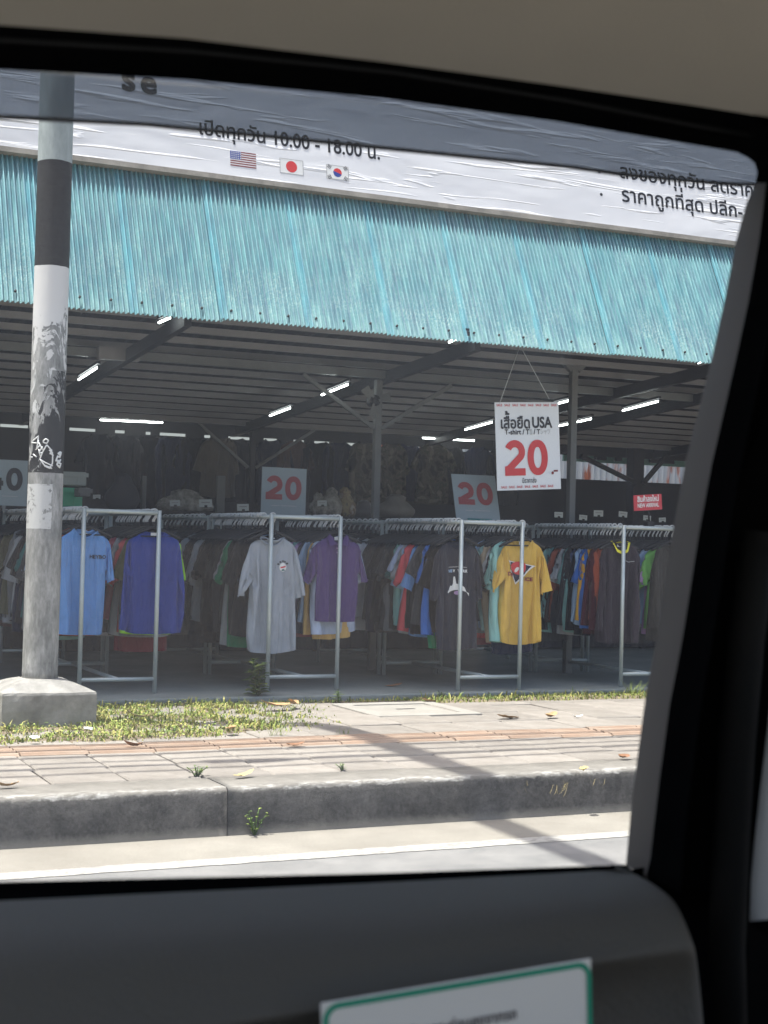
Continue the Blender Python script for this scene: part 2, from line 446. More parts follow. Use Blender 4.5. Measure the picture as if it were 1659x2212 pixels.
# front and middle beams
def beam(Y, dz, hgt, mat): part('beam', MB().box((XA, Y - .03, roofz(Y) - dz - hgt), (XB, Y + .03, roofz(Y) - dz)), mat)
beam(12.35, .02, .07, M_STEEL)
beam(16.0, .0, .06, M_PURLIN)
def post(X, Y, z0, z1, sz=.07, mat=M_STEEL):
    o = part('post', MB().box((X - sz / 2, Y - sz / 2, z0), (X + sz / 2, Y + sz / 2, z1)), mat); bevel(o, .006); return o
def brace(p, q, sz=.035, mat=M_STEEL): part('brace', MB().bar(p, q, sz, sz, (0, 1, 0)), mat)
P = atY(814, 960, 12.35); post(P.x, 12.35, FLOORZ, roofz(12.35) - .106, .062)
for sx_, px in ((-1, 655), (1, 975)):
    q = atY(px, 812, 12.35); brace((P.x + sx_ * .035, 12.35, atY(814, 925, 12.35).z), (q.x, 12.35, roofz(12.35) - .106))
PF = atY(545, 975, 16.0); post(PF.x, 16.0, FLOORZ, roofz(16) - .062, .06, M_DARKST)
for sx_, px in ((-1, 430), (1, 680)):
    q = atY(px, 908, 16.0); brace((PF.x + sx_ * .045, 16.0, atY(545, 1010, 16).z), (q.x, 16.0, roofz(16) - .062), .03)
PR = atY(1236, 940, 11.75); post(PR.x, 11.75, FLOORZ, roofz(11.75) + .06, .064)
for sx_ in (-1, 1):
    brace((PR.x + sx_ * .03, 11.74, atY(1236, 800, 11.75).z), (PR.x + sx_ * .30, 11.74, atY(1236, 800, 11.75).z + .25), .05)
for (px, Yp) in ((310, 15.0), (472, 15.2), (480, 15.2)):
    q = atY(px, 1060, Yp); post(q.x, Yp, FLOORZ, atY(px, 1028, Yp).z, .05)
PG = atY(1372, 1020, 16.0); post(PG.x, 16.0, FLOORZ, roofz(16) - .062, .16, M_DARKST)
for sx_, px, py in ((-1, 1255, 985), (1, 1442, 982)):
    q = atY(px, py, 15.9); brace((PG.x + sx_ * .05, 15.9, atY(1372, 1044, 15.9).z), (q.x, 15.9, q.z), .05, M_DARKST)
# junction box on beam
q = atY(254, 766, 12.3); part('junction_box', MB().box((q.x - .17, 12.24, q.z - .05), (q.x + .17, 12.318, q.z + .05)), M_PURLIN)
# back wall, with a long slit of daylight under the roof and an opening at right
BW = 16.35
a = atY(1300, 1008, BW); b = atY(1482, 1046, BW)
slit = roofz(BW) - .17
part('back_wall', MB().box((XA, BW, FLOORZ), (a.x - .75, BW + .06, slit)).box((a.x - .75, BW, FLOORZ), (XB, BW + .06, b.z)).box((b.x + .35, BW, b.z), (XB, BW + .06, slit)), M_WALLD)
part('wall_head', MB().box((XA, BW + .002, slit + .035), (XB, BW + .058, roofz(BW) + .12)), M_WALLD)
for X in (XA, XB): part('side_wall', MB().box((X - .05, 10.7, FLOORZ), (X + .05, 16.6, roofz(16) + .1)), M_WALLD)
for i in range(26):
    X = 2.6 + i * .36 + random.uniform(-.1, .1)
    part('slit_filler', MB().box((X, BW + .004, slit - .01), (X + random.uniform(.08, .24), BW + .05, slit + .05)), M_WALLD)
gp = atY(1250, 973, BW + .05); gq = atY(1482, 1009, BW + .05)
part('green_panel', MB().box((gp.x - .2, BW + .08, gq.z), (gq.x + .8, BW + .11, gp.z + .12)), plain('green_panel', (.12,.26,.22), .6, 0, .15, 4))

# ---- awning of corrugated sheets
AW_Y0, AW_Z0 = 10.40, 2.965
AW_A = R(64); AW_L = 1.30
k = NM('faded_teal_corrugated'); v = k.coord()
sep = k.n('ShaderNodeSeparateXYZ'); k.l(v, sep.inputs[0])
u = sep.outputs[0]; hh = sep.outputs[2]                     # local x over the sheet, local z up the slope
info = k.n('ShaderNodeObjectInfo'); tc_ = k.n('ShaderNodeTexCoord'); va = k.n('ShaderNodeVectorMath', operation='ADD'); k.l(tc_.outputs['Object'], va.inputs[0]); cmb = k.n('ShaderNodeCombineXYZ'); k.l(k.math('MULTIPLY', info.outputs['Random'], 40), cmb.inputs[1]); k.l(cmb.outputs[0], va.inputs[1]); v = va.outputs[0]
vs_ = k.n('ShaderNodeVectorMath', operation='MULTIPLY'); k.l(v, vs_.inputs[0]); vs_.inputs[1].default_value = (11, 1, .7)
base = k.ramp(k.noise(vs_.outputs[0], 2.6, 5), [(.3, lin((80,134,144))), (.7, lin((124,176,180)))])
clean = k.ramp(u, [(.0, 1), (.055, 1), (.085, 0)])
sp = k.ramp(k.noise(v, 62, 5, .8), [(.46, 0), (.56, 1)])
spmask = k.ramp(k.noise(v, 3.2, 4, .6), [(.38, .04), (.62, .6)])
low = k.ramp(hh, [(.10, 1), (.75, .35)])
f = k.math('MULTIPLY', k.math('MULTIPLY', sp, spmask), low)
col = k.mix(f, base, lin((205,222,215)))
lowd = k.ramp(k.math('ADD', hh, k.math('MULTIPLY', k.noise(v, 9, 5, .7), .16)), [(.13, 1), (.26, 0)])
col = k.mix(k.math('MULTIPLY', lowd, .5), col, lin((150,190,188)))
grime = k.ramp(k.noise(k.coord((14, 1, .9)), 3.5, 5, .65), [(.42, 0), (.66, .75)])
col = k.mix(grime, col, lin((84,112,132)))
seamv = k.ramp(k.noise(k.coord((3, 1, 1.2)), 4, 4), [(.35, .12), (.65, .55)])
col = k.mix(k.math('MULTIPLY', clean, seamv), col, lin((104,180,196)))
k.set(col, .36, .12, .6); k.b.inputs['Coat Weight'].default_value = .25; k.b.inputs['Coat Roughness'].default_value = .15
k.bump(k.noise(v, 70, 4, .7), .08, .003)
M_AWN = k.m
def sheet_mesh():
    rings = []; n = 19 * 8; wd = .66
    for t in (0, .25, .5, .75, 1):
        ring = []
        for i in range(n + 9):
            xx = i / n * wd; ph = i / 8 * 2 * PI
            a_ = .0140 * math.cos(ph) + (.004 if i <= 8 else 0)
            ring.append((xx, -a_, t * AW_L))
        rings.append(ring)
    return MB().loft(rings, False).mesh('corrugated_sheet', True)
aw = part('awning', MB().box((XA, AW_Y0 + .10, AW_Z0 + .06), (XB, AW_Y0 + .13, AW_Z0 + .10)).box((XA, AW_Y0 + .44, AW_Z0 + .78), (XB, AW_Y0 + .48, AW_Z0 + .82)), M_PURLIN)
sm = sheet_mesh(); sm.materials.append(M_AWN)
screw = MB().tube([(0, -.022, 0), (0, -.008, 0)], .009, 8).mesh('screw', True); screw.materials.append(M_DARKST)
for i in range(-4, 15):
    o = bpy.data.objects.new('corrugated_sheet', sm); COL.objects.link(o); o.parent = aw; o.matrix_parent_inverse = Matrix.Identity(4)
    o.location = (3.477 + (i - 3) * .66 , AW_Y0, AW_Z0 + random.uniform(-.012, .006)); o.rotation_euler.x = -(PI / 2 - AW_A)
    for t in range(3):
        s_ = bpy.data.objects.new('screw', screw); COL.objects.link(s_); s_.parent = aw
        s_.location = (3.477 + (i - 3) * .66 + .1 + t * .22, AW_Y0 + .075 * math.cos(AW_A) , AW_Z0 + .075 * math.sin(AW_A)); s_.rotation_euler.x = -(PI / 2 - AW_A)

# ---- banner above the awning
BY = 10.905; BZ = 4.123
k = NM('white_vinyl_banner'); v = k.coord((.45, 1, 5)); 
wr = k.math('ADD', k.ramp(k.noise(k.coord((.42, 1, 6.5)), 2.4, 3, .45, .9), [(.56, 0), (.74, 1)]), k.math('MULTIPLY', k.noise(k.coord((.5, 1, 1.1)), 1.6, 3, .5, .4), 1.4)); k.set(k.mix(k.noise(k.coord((.6, 1, 1)), 2, 3), (.74,.75,.77), (.80,.81,.83)), .3, 0, .5)
k.bump(wr, .5, .035); M_VINYL = k.m
bn = empty('shop_banner', (5, BY, BZ)); tag(bn, 'long white vinyl banner with dark lettering and three flags above the awning', 'banner')
bn.rotation_euler.x = R(-9); bn_inv = Matrix.Translation((-5, -BY, -BZ))
def bpart(name, mb, mat, smooth=False): o = mb.build(name, mat, bn, smooth); o.matrix_parent_inverse = bn_inv; return o
mb = MB(); rings = []
for j in range(25):
    zz = BZ + j * .09
    rings.append([(-4 + i * .1, BY, zz) for i in range(181)])
mb.loft(rings, False); bpart('vinyl_sheet', mb, M_VINYL, True)
bpart('bottom_batten', MB().box((-4, BY - .022, BZ - .035), (14, BY + .05, BZ + .004)), concrete('weathered_batten', (.20,.19,.17), (.36,.34,.30), 6))
bpart('frame', MB().box((-4, BY + .06, BZ - .02), (14, BY + .30, BZ + 2.2)), M_WALLD)
def btext(body, p0, p1, bold=0, prefix=None, height=None):
    a = atY(*p0, BY - .0014); b = atY(*p1, BY - .0014)
    o = text_mesh(body, bold, x0=a.x, x1=b.x, z0=(a.z + b.z) / 2, y=BY - .0014, height=height).build('lettering', M_INK, bn); o.matrix_parent_inverse = bn_inv
btext('เปิดทุกวัน 10.00 - 18.00 น.', (436, 287), (826, 339), .018, height=.165)
btext('ราคาถูกที่สุด ปลีก-', (1350, 434), (1610, 466), .018)
btext('ลงของทุกวัน ลดราคา', (1350, 382), (1652, 420), .018)
btext('s', (273, 184), (297, 187), .04)
btext('e', (314, 190), (344, 194), .04)
for (px, py) in ((1305, 417), (1305, 366)):
    c = atY(px, py, BY - .0014); bpart('bullet', MB().tube([(c.x, BY - .0014, c.z), (c.x, BY - .0008, c.z)], .014, 14), M_INK)
def rect(x0, z0, x1, z1, y): return [(x0, y, z0), (x1, y, z0), (x1, y, z1), (x0, y, z1)]
def flag(tl, br): a = atY(*tl, BY - .0010); b = atY(*br, BY - .0010); return a.x, b.x, b.z + (a.z - b.z) * 0, a.z
Q = [(0, 1, 2, 3)]
# striped flag
a = atY(500, 322, BY - .0010); b = atY(556, 329, BY - .0010); c = atY(500, 356, BY - .0010)
x0, x1, z1, z0 = a.x, b.x, a.z, c.z
f1 = bpart('flag', MB().add(rect(x0, z0, x1, z1, BY - .0010), Q), M_WHITE)
h = (z1 - z0) / 13; mb = MB()
for i in range(0, 13, 2): mb.add(rect(x0, z0 + i * h, x1, z0 + (i + 1) * h, BY - .0015), Q)
o = mb.build('stripes', M_DRED, f1)
o = MB().add(rect(x0, z0 + 6 * h, x0 + (x1 - x0) * .42, z1, BY - .0020), Q).build('canton', M_BLUE, f1)
mb = MB()
for i in range(5):
    for j in range(4):
        X = x0 + (x1 - x0) * (.05 + .08 * i); Z = z0 + 6.6 * h + j * 1.6 * h; mb.add(rect(X, Z, X + .008, Z + .008, BY - .0025), Q)
mb.build('stars', M_WHITE, f1)
# red disc flag
a = atY(607, 338, BY - .0010); b = atY(658, 345, BY - .0010); c = atY(607, 372, BY - .0010); x0, x1, z1, z0 = a.x, b.x, a.z, c.z
f2 = bpart('flag', MB().add(rect(x0, z0, x1, z1, BY - .0010), Q), M_WHITE)
def disc(cx_, cz_, rr, y, a0=0, a1=2 * PI, n=28): return [(cx_, y, cz_)] + [(cx_ + rr * math.cos(a0 + (a1 - a0) * i / n), y, cz_ + rr * math.sin(a0 + (a1 - a0) * i / n)) for i in range(n + 1)], [(0, i, i + 1) for i in range(1, n + 1)]
MB().add(*disc((x0 + x1) / 2, (z0 + z1) / 2, .046, BY - .0015)).build('red_disc', M_RED, f2)
def outline(x0, z0, x1, z1, y, t=.004): return MB().add(rect(x0, z0, x1, z0 + t, y), Q).add(rect(x0, z1 - t, x1, z1, y), Q).add(rect(x0, z0 + t, x0 + t, z1 - t, y), Q).add(rect(x1 - t, z0 + t, x1, z1 - t, y), Q)
outline(x0, z0, x1, z1, BY - .0020).build('border', M_GREY, f2)
# two-colour disc flag with bars
a = atY(708, 352, BY - .0010); b = atY(756, 358, BY - .0010); c = atY(708, 384, BY - .0010); x0, x1, z1, z0 = a.x, b.x, a.z, c.z
f3 = bpart('flag', MB().add(rect(x0, z0, x1, z1, BY - .0010), Q), M_WHITE)
outline(x0, z0, x1, z1, BY - .0020).build('border', M_GREY, f3)
mx, mz = (x0 + x1) / 2, (z0 + z1) / 2
MB().add(*disc(mx, mz, .036, BY - .0015, R(-20), R(160))).build('red_half', M_RED, f3); MB().add(*disc(mx, mz, .036, BY - .00152, R(160), R(340))).build('blue_half', M_BLUE, f3)
mb = MB()
for sx_ in (-1, 1):
    for sz_ in (-1, 1):
        for q_ in (-1, 0, 1):
            c = Vector((mx + sx_ * (.068 + q_ * .009), mz + sz_ * (.042 + q_ * .006))); t = Vector((-sx_ * .5, sz_ * .85)).normalized() * .016; nn = Vector((t.y, -t.x)).normalized() * .0026
            MB().add([(p.x, BY - .0020, p.y) for p in (c - t - nn, c + t - nn, c + t + nn, c - t + nn)], Q).build('corner_bar', M_INK, f3)

# ---- tube lights
k = NM('lit_tube'); k.b.inputs['Emission Color'].default_value = (.93, 1, .97, 1); k.b.inputs['Emission Strength'].default_value = 10; k.set((.9, .9, .9)); M_LIT = k.m
def tube_light(p, q, label):
    p = Vector(p); q = Vector(q); c = (p + q) / 2
    t = empty('tube_light', c); tag(t, label, 'light', 'tube lights under the shop roof')
    MB().tube([p - c, q - c], .0085, 10).build('tube', M_LIT, t, True)
    up = Vector((0, 0, .035))
    MB().bar(p - c + up, q - c + up, .03, .022).build('batten', M_DARKST, t)
    for e, s_ in ((p, 1), (q, -1)): MB().bar(e - c - (q - p).normalized() * .02 * s_, e - c + (q - p).normalized() * .004 * s_, .02, .03).build('end_cap', M_DARKST, t)
TL = [((170, 820), (213, 792), 'lit tube light on the rafter nearest the striped lamp post'),
      ((583, 898), (630, 880), 'lit tube light low on the middle rafter, above the left 20 board'),
      ((695, 853), (755, 829), 'lit tube light higher on the middle rafter, left of the centre post'),
      ((1005, 928), (1066, 911), 'lit tube light just left of the hanging sale sign'),
      ((1196, 874), (1230, 865), 'lit tube light partly behind the top corner of the hanging sign'),
      ((1190, 924), (1280, 904), 'lit tube light passing behind the post right of the hanging sign'),
      ((1345, 887), (1425, 866), 'lit tube light farthest right, clear of the post'),
      ((343, 697), (372, 684), 'lit tube light end peeping out under the awning edge at left'),
      ((970, 739), (1010, 722), 'lit tube light end under the awning edge left of the sign cords'),
      ((1508, 784), (1560, 768), 'lit tube light end under the awning edge beside the window pillar')]
for a, b, l in TL: tube_light(atRoof(*a, .05 if 'awning edge' in l else .19), atRoof(*b, .05 if 'awning edge' in l else .19), l)
for a, b, l in (((215, 907), (352, 913), 'long lit tube light on the back wall at left'), ((911, 946), (1025, 952), 'long lit tube light on the back wall left of the sale sign')):
    tube_light(atY(*a, 16.1), atY(*b, 16.1), l)
# fan on the centre post
fp = atY(806, 866, 12.25); fn = empty('wall_fan', (fp.x, 12.2, fp.z)); tag(fn, 'small dark fan mounted on the centre post', 'fan')
MB().tube([(0, 0, 0), (0, .1, 0)], .05, 14).build('motor', M_DARKST, fn, True)
MB().bar((0, .1, 0), (.06, .15, 0), .03, .03).build('bracket', M_DARKST, fn)
for i in range(3):
    a = R(120 * i + 20); d = Vector((math.cos(a), 0, math.sin(a))); s_ = Vector((-math.sin(a), .25, math.cos(a)))
    MB().add([d * .03 - s_ * .02, d * .14 - s_ * .05, d * .16 + s_ * .03, d * .03 + s_ * .03], Q).build('blade', M_STEEL, fn)

# ---- beyond the back opening: sunlit fence
fe = empty('metal_fence', (12.5, 18.6, 0)); tag(fe, 'sunlit pale corrugated fence with rusty patches behind the shop', 'fence')
k = NM('rusty_white_sheet'); v = k.coord((4, 1, 1)); k.set(k.mix(k.ramp(k.noise(v, 1.3, 4), [(.52, 0), (.6, 1)]), (.6,.6,.6), (.45,.13,.06)), .6); M_RUST = k.m
mb = MB(); mb.loft([[(-4 + i * .05, (.02 if i % 2 else -.02), zz) for i in range(181)] for zz in (0, 3.4)], False); mb.build('sheet', M_RUST, fe)

# ================================================================== GARMENTS
def sst(a, b, t):
    t = max(0, min(1, (t - a) / (b - a))); return t * t * (3 - 2 * t)
def pattern(seed=0, w=.235, L=.74, neck=.085, drop=.065, slope=.075, arm=.215, sl=.20, cuff=.085, ang=38, nx=22, flare=.01, step=.024, hem=False, squeeze=.87, hemc=.012):
    """cut pattern of a shirt: front and back layers joined at the side, shoulder and sleeve seams"""
    ja = max(6, round(arm / step)); jb = max(8, round((L - slope - arm) / step)); ns = max(4, round(sl / step)); V = []; idx = {}; F_ = []; tagf = []
    def put(key, p, shared):
        k_ = key if not shared else ('s',) + key[1:]
        if k_ not in idx: idx[k_] = len(V); V.append(p)
        return idx[k_]
    def topz(x, front):
        ax = abs(x)
        return -(drop if front else .012) * (1 - (ax / neck) ** 2) if ax < neck else -(ax - neck) / (w - neck) * slope
    def bodyp(l, i, j):
        x = -w + 2 * w * i / nx; zt = topz(x, l == 0)
        if j <= ja: z = zt + (-slope - arm - zt) * j / ja; xx = x
        else: t = (j - ja) / jb; z = -slope - arm - (L - slope - arm) * t; xx = x * (1 + flare / w * t)
        if j > ja: z -= hemc * (1 - (x / w) ** 2) * ((j - ja) / jb) ** 3
        return xx, (-.016 if l == 0 else .016) + .034 * noise.noise((xx * 10 + seed * 3.1, z * 2.2, l * 7.7)) + .012 * noise.noise((xx * 26, z * 5 + seed, l * 3.3)), z
    def bv(l, i, j):
        x, y, z = bodyp(l, i, j)
        sh = (i in (0, nx) and j >= ja) or (j == 0 and abs(x) >= neck - 1e-6)
        return put((l, 'b', i, j), (x, 0 if sh else y, z), sh)
    for l in (0, 1):
        for i in range(nx):
            for j in range(ja + jb):
                q = (bv(l, i, j), bv(l, i, j + 1), bv(l, i + 1, j + 1), bv(l, i + 1, j))
                F_.append(q if l == 0 else q[::-1]); tagf.append(5 if hem and j >= ja + jb - 2 else 0)
        for sd in (-1, 1):
            i = 0 if sd < 0 else nx; a = R(ang + 6 * sd * math.sin(seed)); d = Vector((math.cos(a), -math.sin(a))); n = Vector((math.sin(a), math.cos(a)))
            c = Vector((w, -slope - arm * .42)) + d * sl
            def sv(k_, j):
                if k_ == 0: return bv(l, i, j)
                p0 = bodyp(l, i, j); e = Vector((abs(p0[0]), p0[2])); p = e.lerp(c + n * (cuff * (1 - 2 * j / ja)), k_ / ns)
                sh = j in (0, ja); y = 0 if sh else (-.016 if l == 0 else .016) + .012 * noise.noise((p.x * 9 + seed, p.y * 6, l * 5 + sd))
                return put((l, 'v', sd, k_, j), (sd * p.x, y, p.y), sh)
            for k_ in range(ns):
                for j in range(ja):
                    q = (sv(k_, j), sv(k_, j + 1), sv(k_ + 1, j + 1), sv(k_ + 1, j))
                    F_.append(q[::-1] if (sd < 0) != (l == 1) else q); tagf.append(sd)
    pins = [v_ for k_, v_ in idx.items() if k_[0] == 's' and k_[1] == 'b' and k_[3] == 0 and abs(V[v_][0]) <= .205]
    for v_ in pins: V[v_] = (V[v_][0] * squeeze, V[v_][1] + .022 * math.sin(seed * 1.7) * V[v_][0] / .2, V[v_][2])
    ring = [idx[(0, 'b', i, 0)] if (0, 'b', i, 0) in idx else idx[('s', 'b', i, 0)] for i in range(nx + 1) if abs(-w + 2 * w * i / nx) < neck]
    ring += [idx[(1, 'b', i, 0)] for i in range(nx, -1, -1) if (1, 'b', i, 0) in idx]
    return V, F_, tagf, pins, ring
class Garment:
    """a shirt draped by cloth simulation from its shoulders; local origin at the neck, front towards -Y"""
    def __init__(s, **spec):
        V, F_, s.tags, pins, s.ring = pattern(**spec); s.L = spec.get('L', .74)
        m = bpy.data.meshes.new('pattern'); m.from_pydata(V, [], F_); m.update()
        s.o = bpy.data.objects.new('pattern', m); COL.objects.link(s.o); s.o.vertex_groups.new(name='pin').add(pins, 1, 'REPLACE')
        c = s.o.modifiers.new('cloth', 'CLOTH'); q = c.settings; q.vertex_group_mass = 'pin'; q.quality = 5; q.mass = .12
        q.tension_stiffness = q.compression_stiffness = 12; q.shear_stiffness = 4; q.bending_stiffness = .03
        q.tension_damping = q.compression_damping = q.shear_damping = 8; q.bending_damping = .5; q.air_damping = 1.6
        c.collision_settings.use_collision = False; c.point_cache.frame_end = 60
    def take(s, dg):
        me = bpy.data.meshes.new_from_object(s.o.evaluated_get(dg)); s.v = [v_.co.copy() for v_ in me.vertices]; s.f = [tuple(p.vertices) for p in me.polygons]
        old = s.o.data; bpy.data.objects.remove(s.o); bpy.data.meshes.remove(old); bpy.data.meshes.remove(me); s.bvh = None
    def sub(s, want):
        used = {}; mb = MB()
        for q, t in zip(s.f, s.tags):
            if t not in want: continue
            for v_ in q:
                if v_ not in used: used[v_] = len(mb.v); mb.v.append(tuple(s.v[v_]))
            mb.f.append(tuple(used[v_] for v_ in q))
        return mb
    def front(s, x, z):
        if s.bvh is None: s.bvh = BVHTree.FromPolygons(s.v, s.f)
        h = s.bvh.ray_cast(Vector((x, -1, z)), Vector((0, 1, 0)))[0]
        return h.y if h else -.02
    def collar(s, r=.0065): return MB().tube([s.v[i] for i in s.ring] + [s.v[s.ring[0]]], r, 6, False)
    def wrap(s, mb, off=.004):
        bm = bmesh.new(); vs = [bm.verts.new(p) for p in mb.v]
        for q in mb.f:
            try: bm.faces.new([vs[i] for i in q])
            except ValueError: pass
        bmesh.ops.triangulate(bm, faces=bm.faces[:])
        for _ in range(4):
            long_e = [e for e in bm.edges if e.calc_length() > .014]
            if not long_e: break
            bmesh.ops.subdivide_edges(bm, edges=long_e, cuts=1); bmesh.ops.triangulate(bm, faces=bm.faces[:])
        bm.verts.index_update()
        mb.v = [tuple(v_.co) for v_ in bm.verts]; mb.f = [tuple(v_.index for v_ in f_.verts) for f_ in bm.faces]; bm.free()
        ys = [min(s.front(x, z), s.front(x - .006, z), s.front(x + .006, z)) for x, y, z in mb.v]
        mb.v = [(x, yy - off * .8 + y, z) for (x, y, z), yy in zip(mb.v, ys)]; return mb
G = {'sky': Garment(seed=1, w=.225, L=.745, sl=.20), 'royal': Garment(seed=2, w=.215, L=.735, sl=.57, cuff=.055, ang=38, arm=.23, hem=True, squeeze=.95),
     'grey': Garment(seed=3, w=.250, L=.845, sl=.27, cuff=.095, arm=.25, ang=28, flare=.02, neck=.10, squeeze=.82, hemc=.03), 'polo': Garment(seed=4, w=.225, L=.65, sl=.20, cuff=.08, neck=.08),
     'navy': Garment(seed=5, w=.260, L=.83, sl=.26, cuff=.095, arm=.25, flare=.02, neck=.09), 'yellow': Garment(seed=6, w=.252, L=.79, sl=.23, cuff=.09, arm=.23, neck=.095, ang=26, squeeze=.85, hemc=.03),
     'jacket': Garment(seed=7, w=.255, L=.82, sl=.52, cuff=.06, ang=60, arm=.25, hem=True), 'olive': Garment(seed=8, w=.25, L=.80, sl=.50, cuff=.06, ang=56, arm=.24)}
GT = [Garment(seed=20 + i, w=.205 + .013 * (i % 4), L=.66 + .04 * (i % 5), sl=.17 + .03 * (i % 3), cuff=.075 + .008 * (i % 2), ang=34 + 5 * (i % 3), nx=16, step=.034, squeeze=.84 + .03 * (i % 4)) for i in range(8)]
GLs = [Garment(seed=40 + i, w=.21 + .014 * (i % 3), L=.69 + .03 * (i % 3), sl=.48 + .03 * (i % 2), cuff=.055, ang=58, arm=.23, nx=16, step=.034, squeeze=.86) for i in range(4)]
for fr_ in range(1, 47): S.frame_set(fr_)
dg_ = bpy.context.evaluated_depsgraph_get()
for g_ in list(G.values()) + GT + GLs: g_.take(dg_)
S.frame_set(1)
VAR = {'tee': [g_.sub((0, 5, -1, 1)).mesh('garment', True) for g_ in GT], 'long': [g_.sub((0, 5, -1, 1)).mesh('garment', True) for g_ in GLs]}
for L_ in VAR.values():
    for m_ in L_: m_.materials.append(MATS.get('x') or M_CARD)

# hanger: black arms, steel hook; origin on the rail axis
mb = MB()
arm = [(-.20, 0, -.185), (-.17, 0, -.168), (-.03, 0, -.112), (0, 0, -.105), (.03, 0, -.112), (.17, 0, -.168), (.20, 0, -.185)]
mb.tube(arm, [.009, .012, .011, .011, .011, .012, .009], 8); mb.tube([(-.16, 0, -.172), (.16, 0, -.172)], .006, 6)
mb.tube([(0, 0, -.11), (0, 0, -.068)], .009, 8)
ARMS = mb.mesh('hanger', True); ARMS.materials.append(M_HANGB)
hk = [(0, 0, -.072), (0, 0, -.052), (.012, 0, -.034), (.022, 0, -.016), (.023, 0, .004)] + [(.023 * math.cos(a), 0, .006 + .021 * math.sin(a)) for a in [R(20 + 25 * i) for i in range(7)]] + [(-.024, 0, -.004)]
HOOK = MB().tube(hk, .0062, 6).mesh('hook', True); HOOK.materials.append(M_HOOK)
def hanger(X, Y, Z, rz, label):
    o = bpy.data.objects.new('hanger', ARMS); COL.objects.link(o); o.location = (X, Y, Z); o.rotation_euler.z = rz
    h = bpy.data.objects.new('hook', HOOK); COL.objects.link(h); h.parent = o
    tag(o, label, 'hanger', 'hangers on the clothes racks'); return o

# ================================================================== CLOTHES RACKS
PALE = {
 'black': (26,26,29), 'charcoal': (48,48,52), 'dark grey': (66,67,70), 'grey': (120,124,128), 'light grey': (165,170,174), 'white': (215,217,220), 'navy': (38,42,66), 'slate blue': (66,80,120),
 'sky blue': (106,152,212), 'light blue': (160,190,222), 'pale blue': (185,200,226), 'royal blue': (50,66,140), 'blue': (62,110,190), 'teal': (52,112,112), 'mint': (140,190,185), 'aqua': (165,210,208),
 'green': (34,130,90), 'olive': (98,98,72), 'camouflage green': (84,88,62), 'lime': (170,240,60), 'light green': (135,205,110), 'mustard': (215,165,60), 'tan': (215,178,110), 'beige': (190,175,150), 'faded khaki': (104,98,86), 'olive yellow': (150,150,85),
 'salmon': (210,88,95), 'pink': (205,110,125), 'red': (190,48,55), 'dark red': (120,38,48), 'maroon': (72,34,42), 'rust orange': (165,85,62), 'brown': (88,66,58), 'lilac': (190,160,205), 'purple': (82,64,112), 'dark olive': (62,60,56)}
def fab(n): return fabric(n, PALE[n])
RAILZ = 1.575; RACKL = 1.36
def rack(Y0, X0, X1, label, far=False):
    t = empty('clothes_rack', ((X0 + X1) / 2, Y0, FLOORZ)); tag(t, label, 'clothes rack', 'steel tube clothes racks'); hw = (X1 - X0) / 2; rr = .0165; H = RAILZ - FLOORZ
    for (yy, nm) in ((0, 'front'), (RACKL, 'rear')):
        for sd in (-1, 1):
            MB().tube([(sd * hw, yy, 0.002), (sd * hw, yy, H + rr)], rr, 12).build('leg', M_TUBE, t, True)
        MB().tube([(-hw + .0125, yy, H - .001), (hw - .0125, yy, H - .001)], rr * .97, 12).build('top_bar', M_TUBE, t, True)
        MB().tube([(-hw + .012, yy, .105), (hw - .012, yy, .105)], rr * .93, 12).build('bottom_bar', M_TUBE, t, True)
    for sd in (-1, 1):
        MB().tube([(sd * hw, .012, H - .002), (sd * hw, RACKL - .012, H - .002)], rr * .92, 12).build('hanging_rail', M_TUBE, t, True)
    MB().tube([(0, .012, .105), (0, RACKL - .012, .105)], rr * .9, 12).build('floor_rail', M_TUBE, t, True)
    return t
def hang_row(X, Y0, seq, where, start=1, step=.066, rnd=None):
    y = Y0
    for i, it in enumerate(seq):
        name, kind = (it.split(':') + ['tee'])[:2]
        y += step * rnd.uniform(.8, 1.25)
        me = rnd.choice(VAR[kind]); rz = R(rnd.uniform(-7, 7)); xx = X + rnd.uniform(-.01, .01)
        nm = {'tee': 't_shirt', 'long': 'long_sleeved_shirt'}[kind]; word = {'tee': 't-shirt', 'long': 'long-sleeved shirt'}[kind]
        o = bpy.data.objects.new(nm, me); COL.objects.link(o); omat(o, fab(name)); o.location = (xx, y, RAILZ - .125); o.rotation_euler = (R(rnd.uniform(-2, 2)), R(rnd.uniform(-3, 3)), rz)
        s_ = rnd.uniform(.94, 1.06); o.scale = (s_, 1, rnd.uniform(.94, 1.1))
        tag(o, f'{name} {word}, {ordinal(start + i)} on {where}', 'shirt', 'shirts hanging on the clothes racks')
        hanger(xx, y, RAILZ, rz * .6, f'hanger of the {ordinal(start + i)} shirt on {where}')
RK = [(10.71, 2.622, 3.172), (10.722, 4.043, 4.605), (10.457, 5.51, 6.05), (10.509, 7.035, 7.58)]
RL = ['front clothes rack with the sky blue tee and royal blue sweatshirt', 'front clothes rack with the light grey tee and purple polo', 'front clothes rack with the navy and yellow tees', 'front clothes rack with the yellow-collared jacket beside the window pillar']
WL = ['the left rail behind the sky blue tee', 'the left rail behind the grey tee', 'the left rail behind the navy tee', 'the left rail behind the yellow-collared jacket']
WR = ['the right rail behind the royal blue sweatshirt', 'the right rail behind the purple polo', 'the right rail behind the yellow tee', 'the right rail behind the dark olive top']
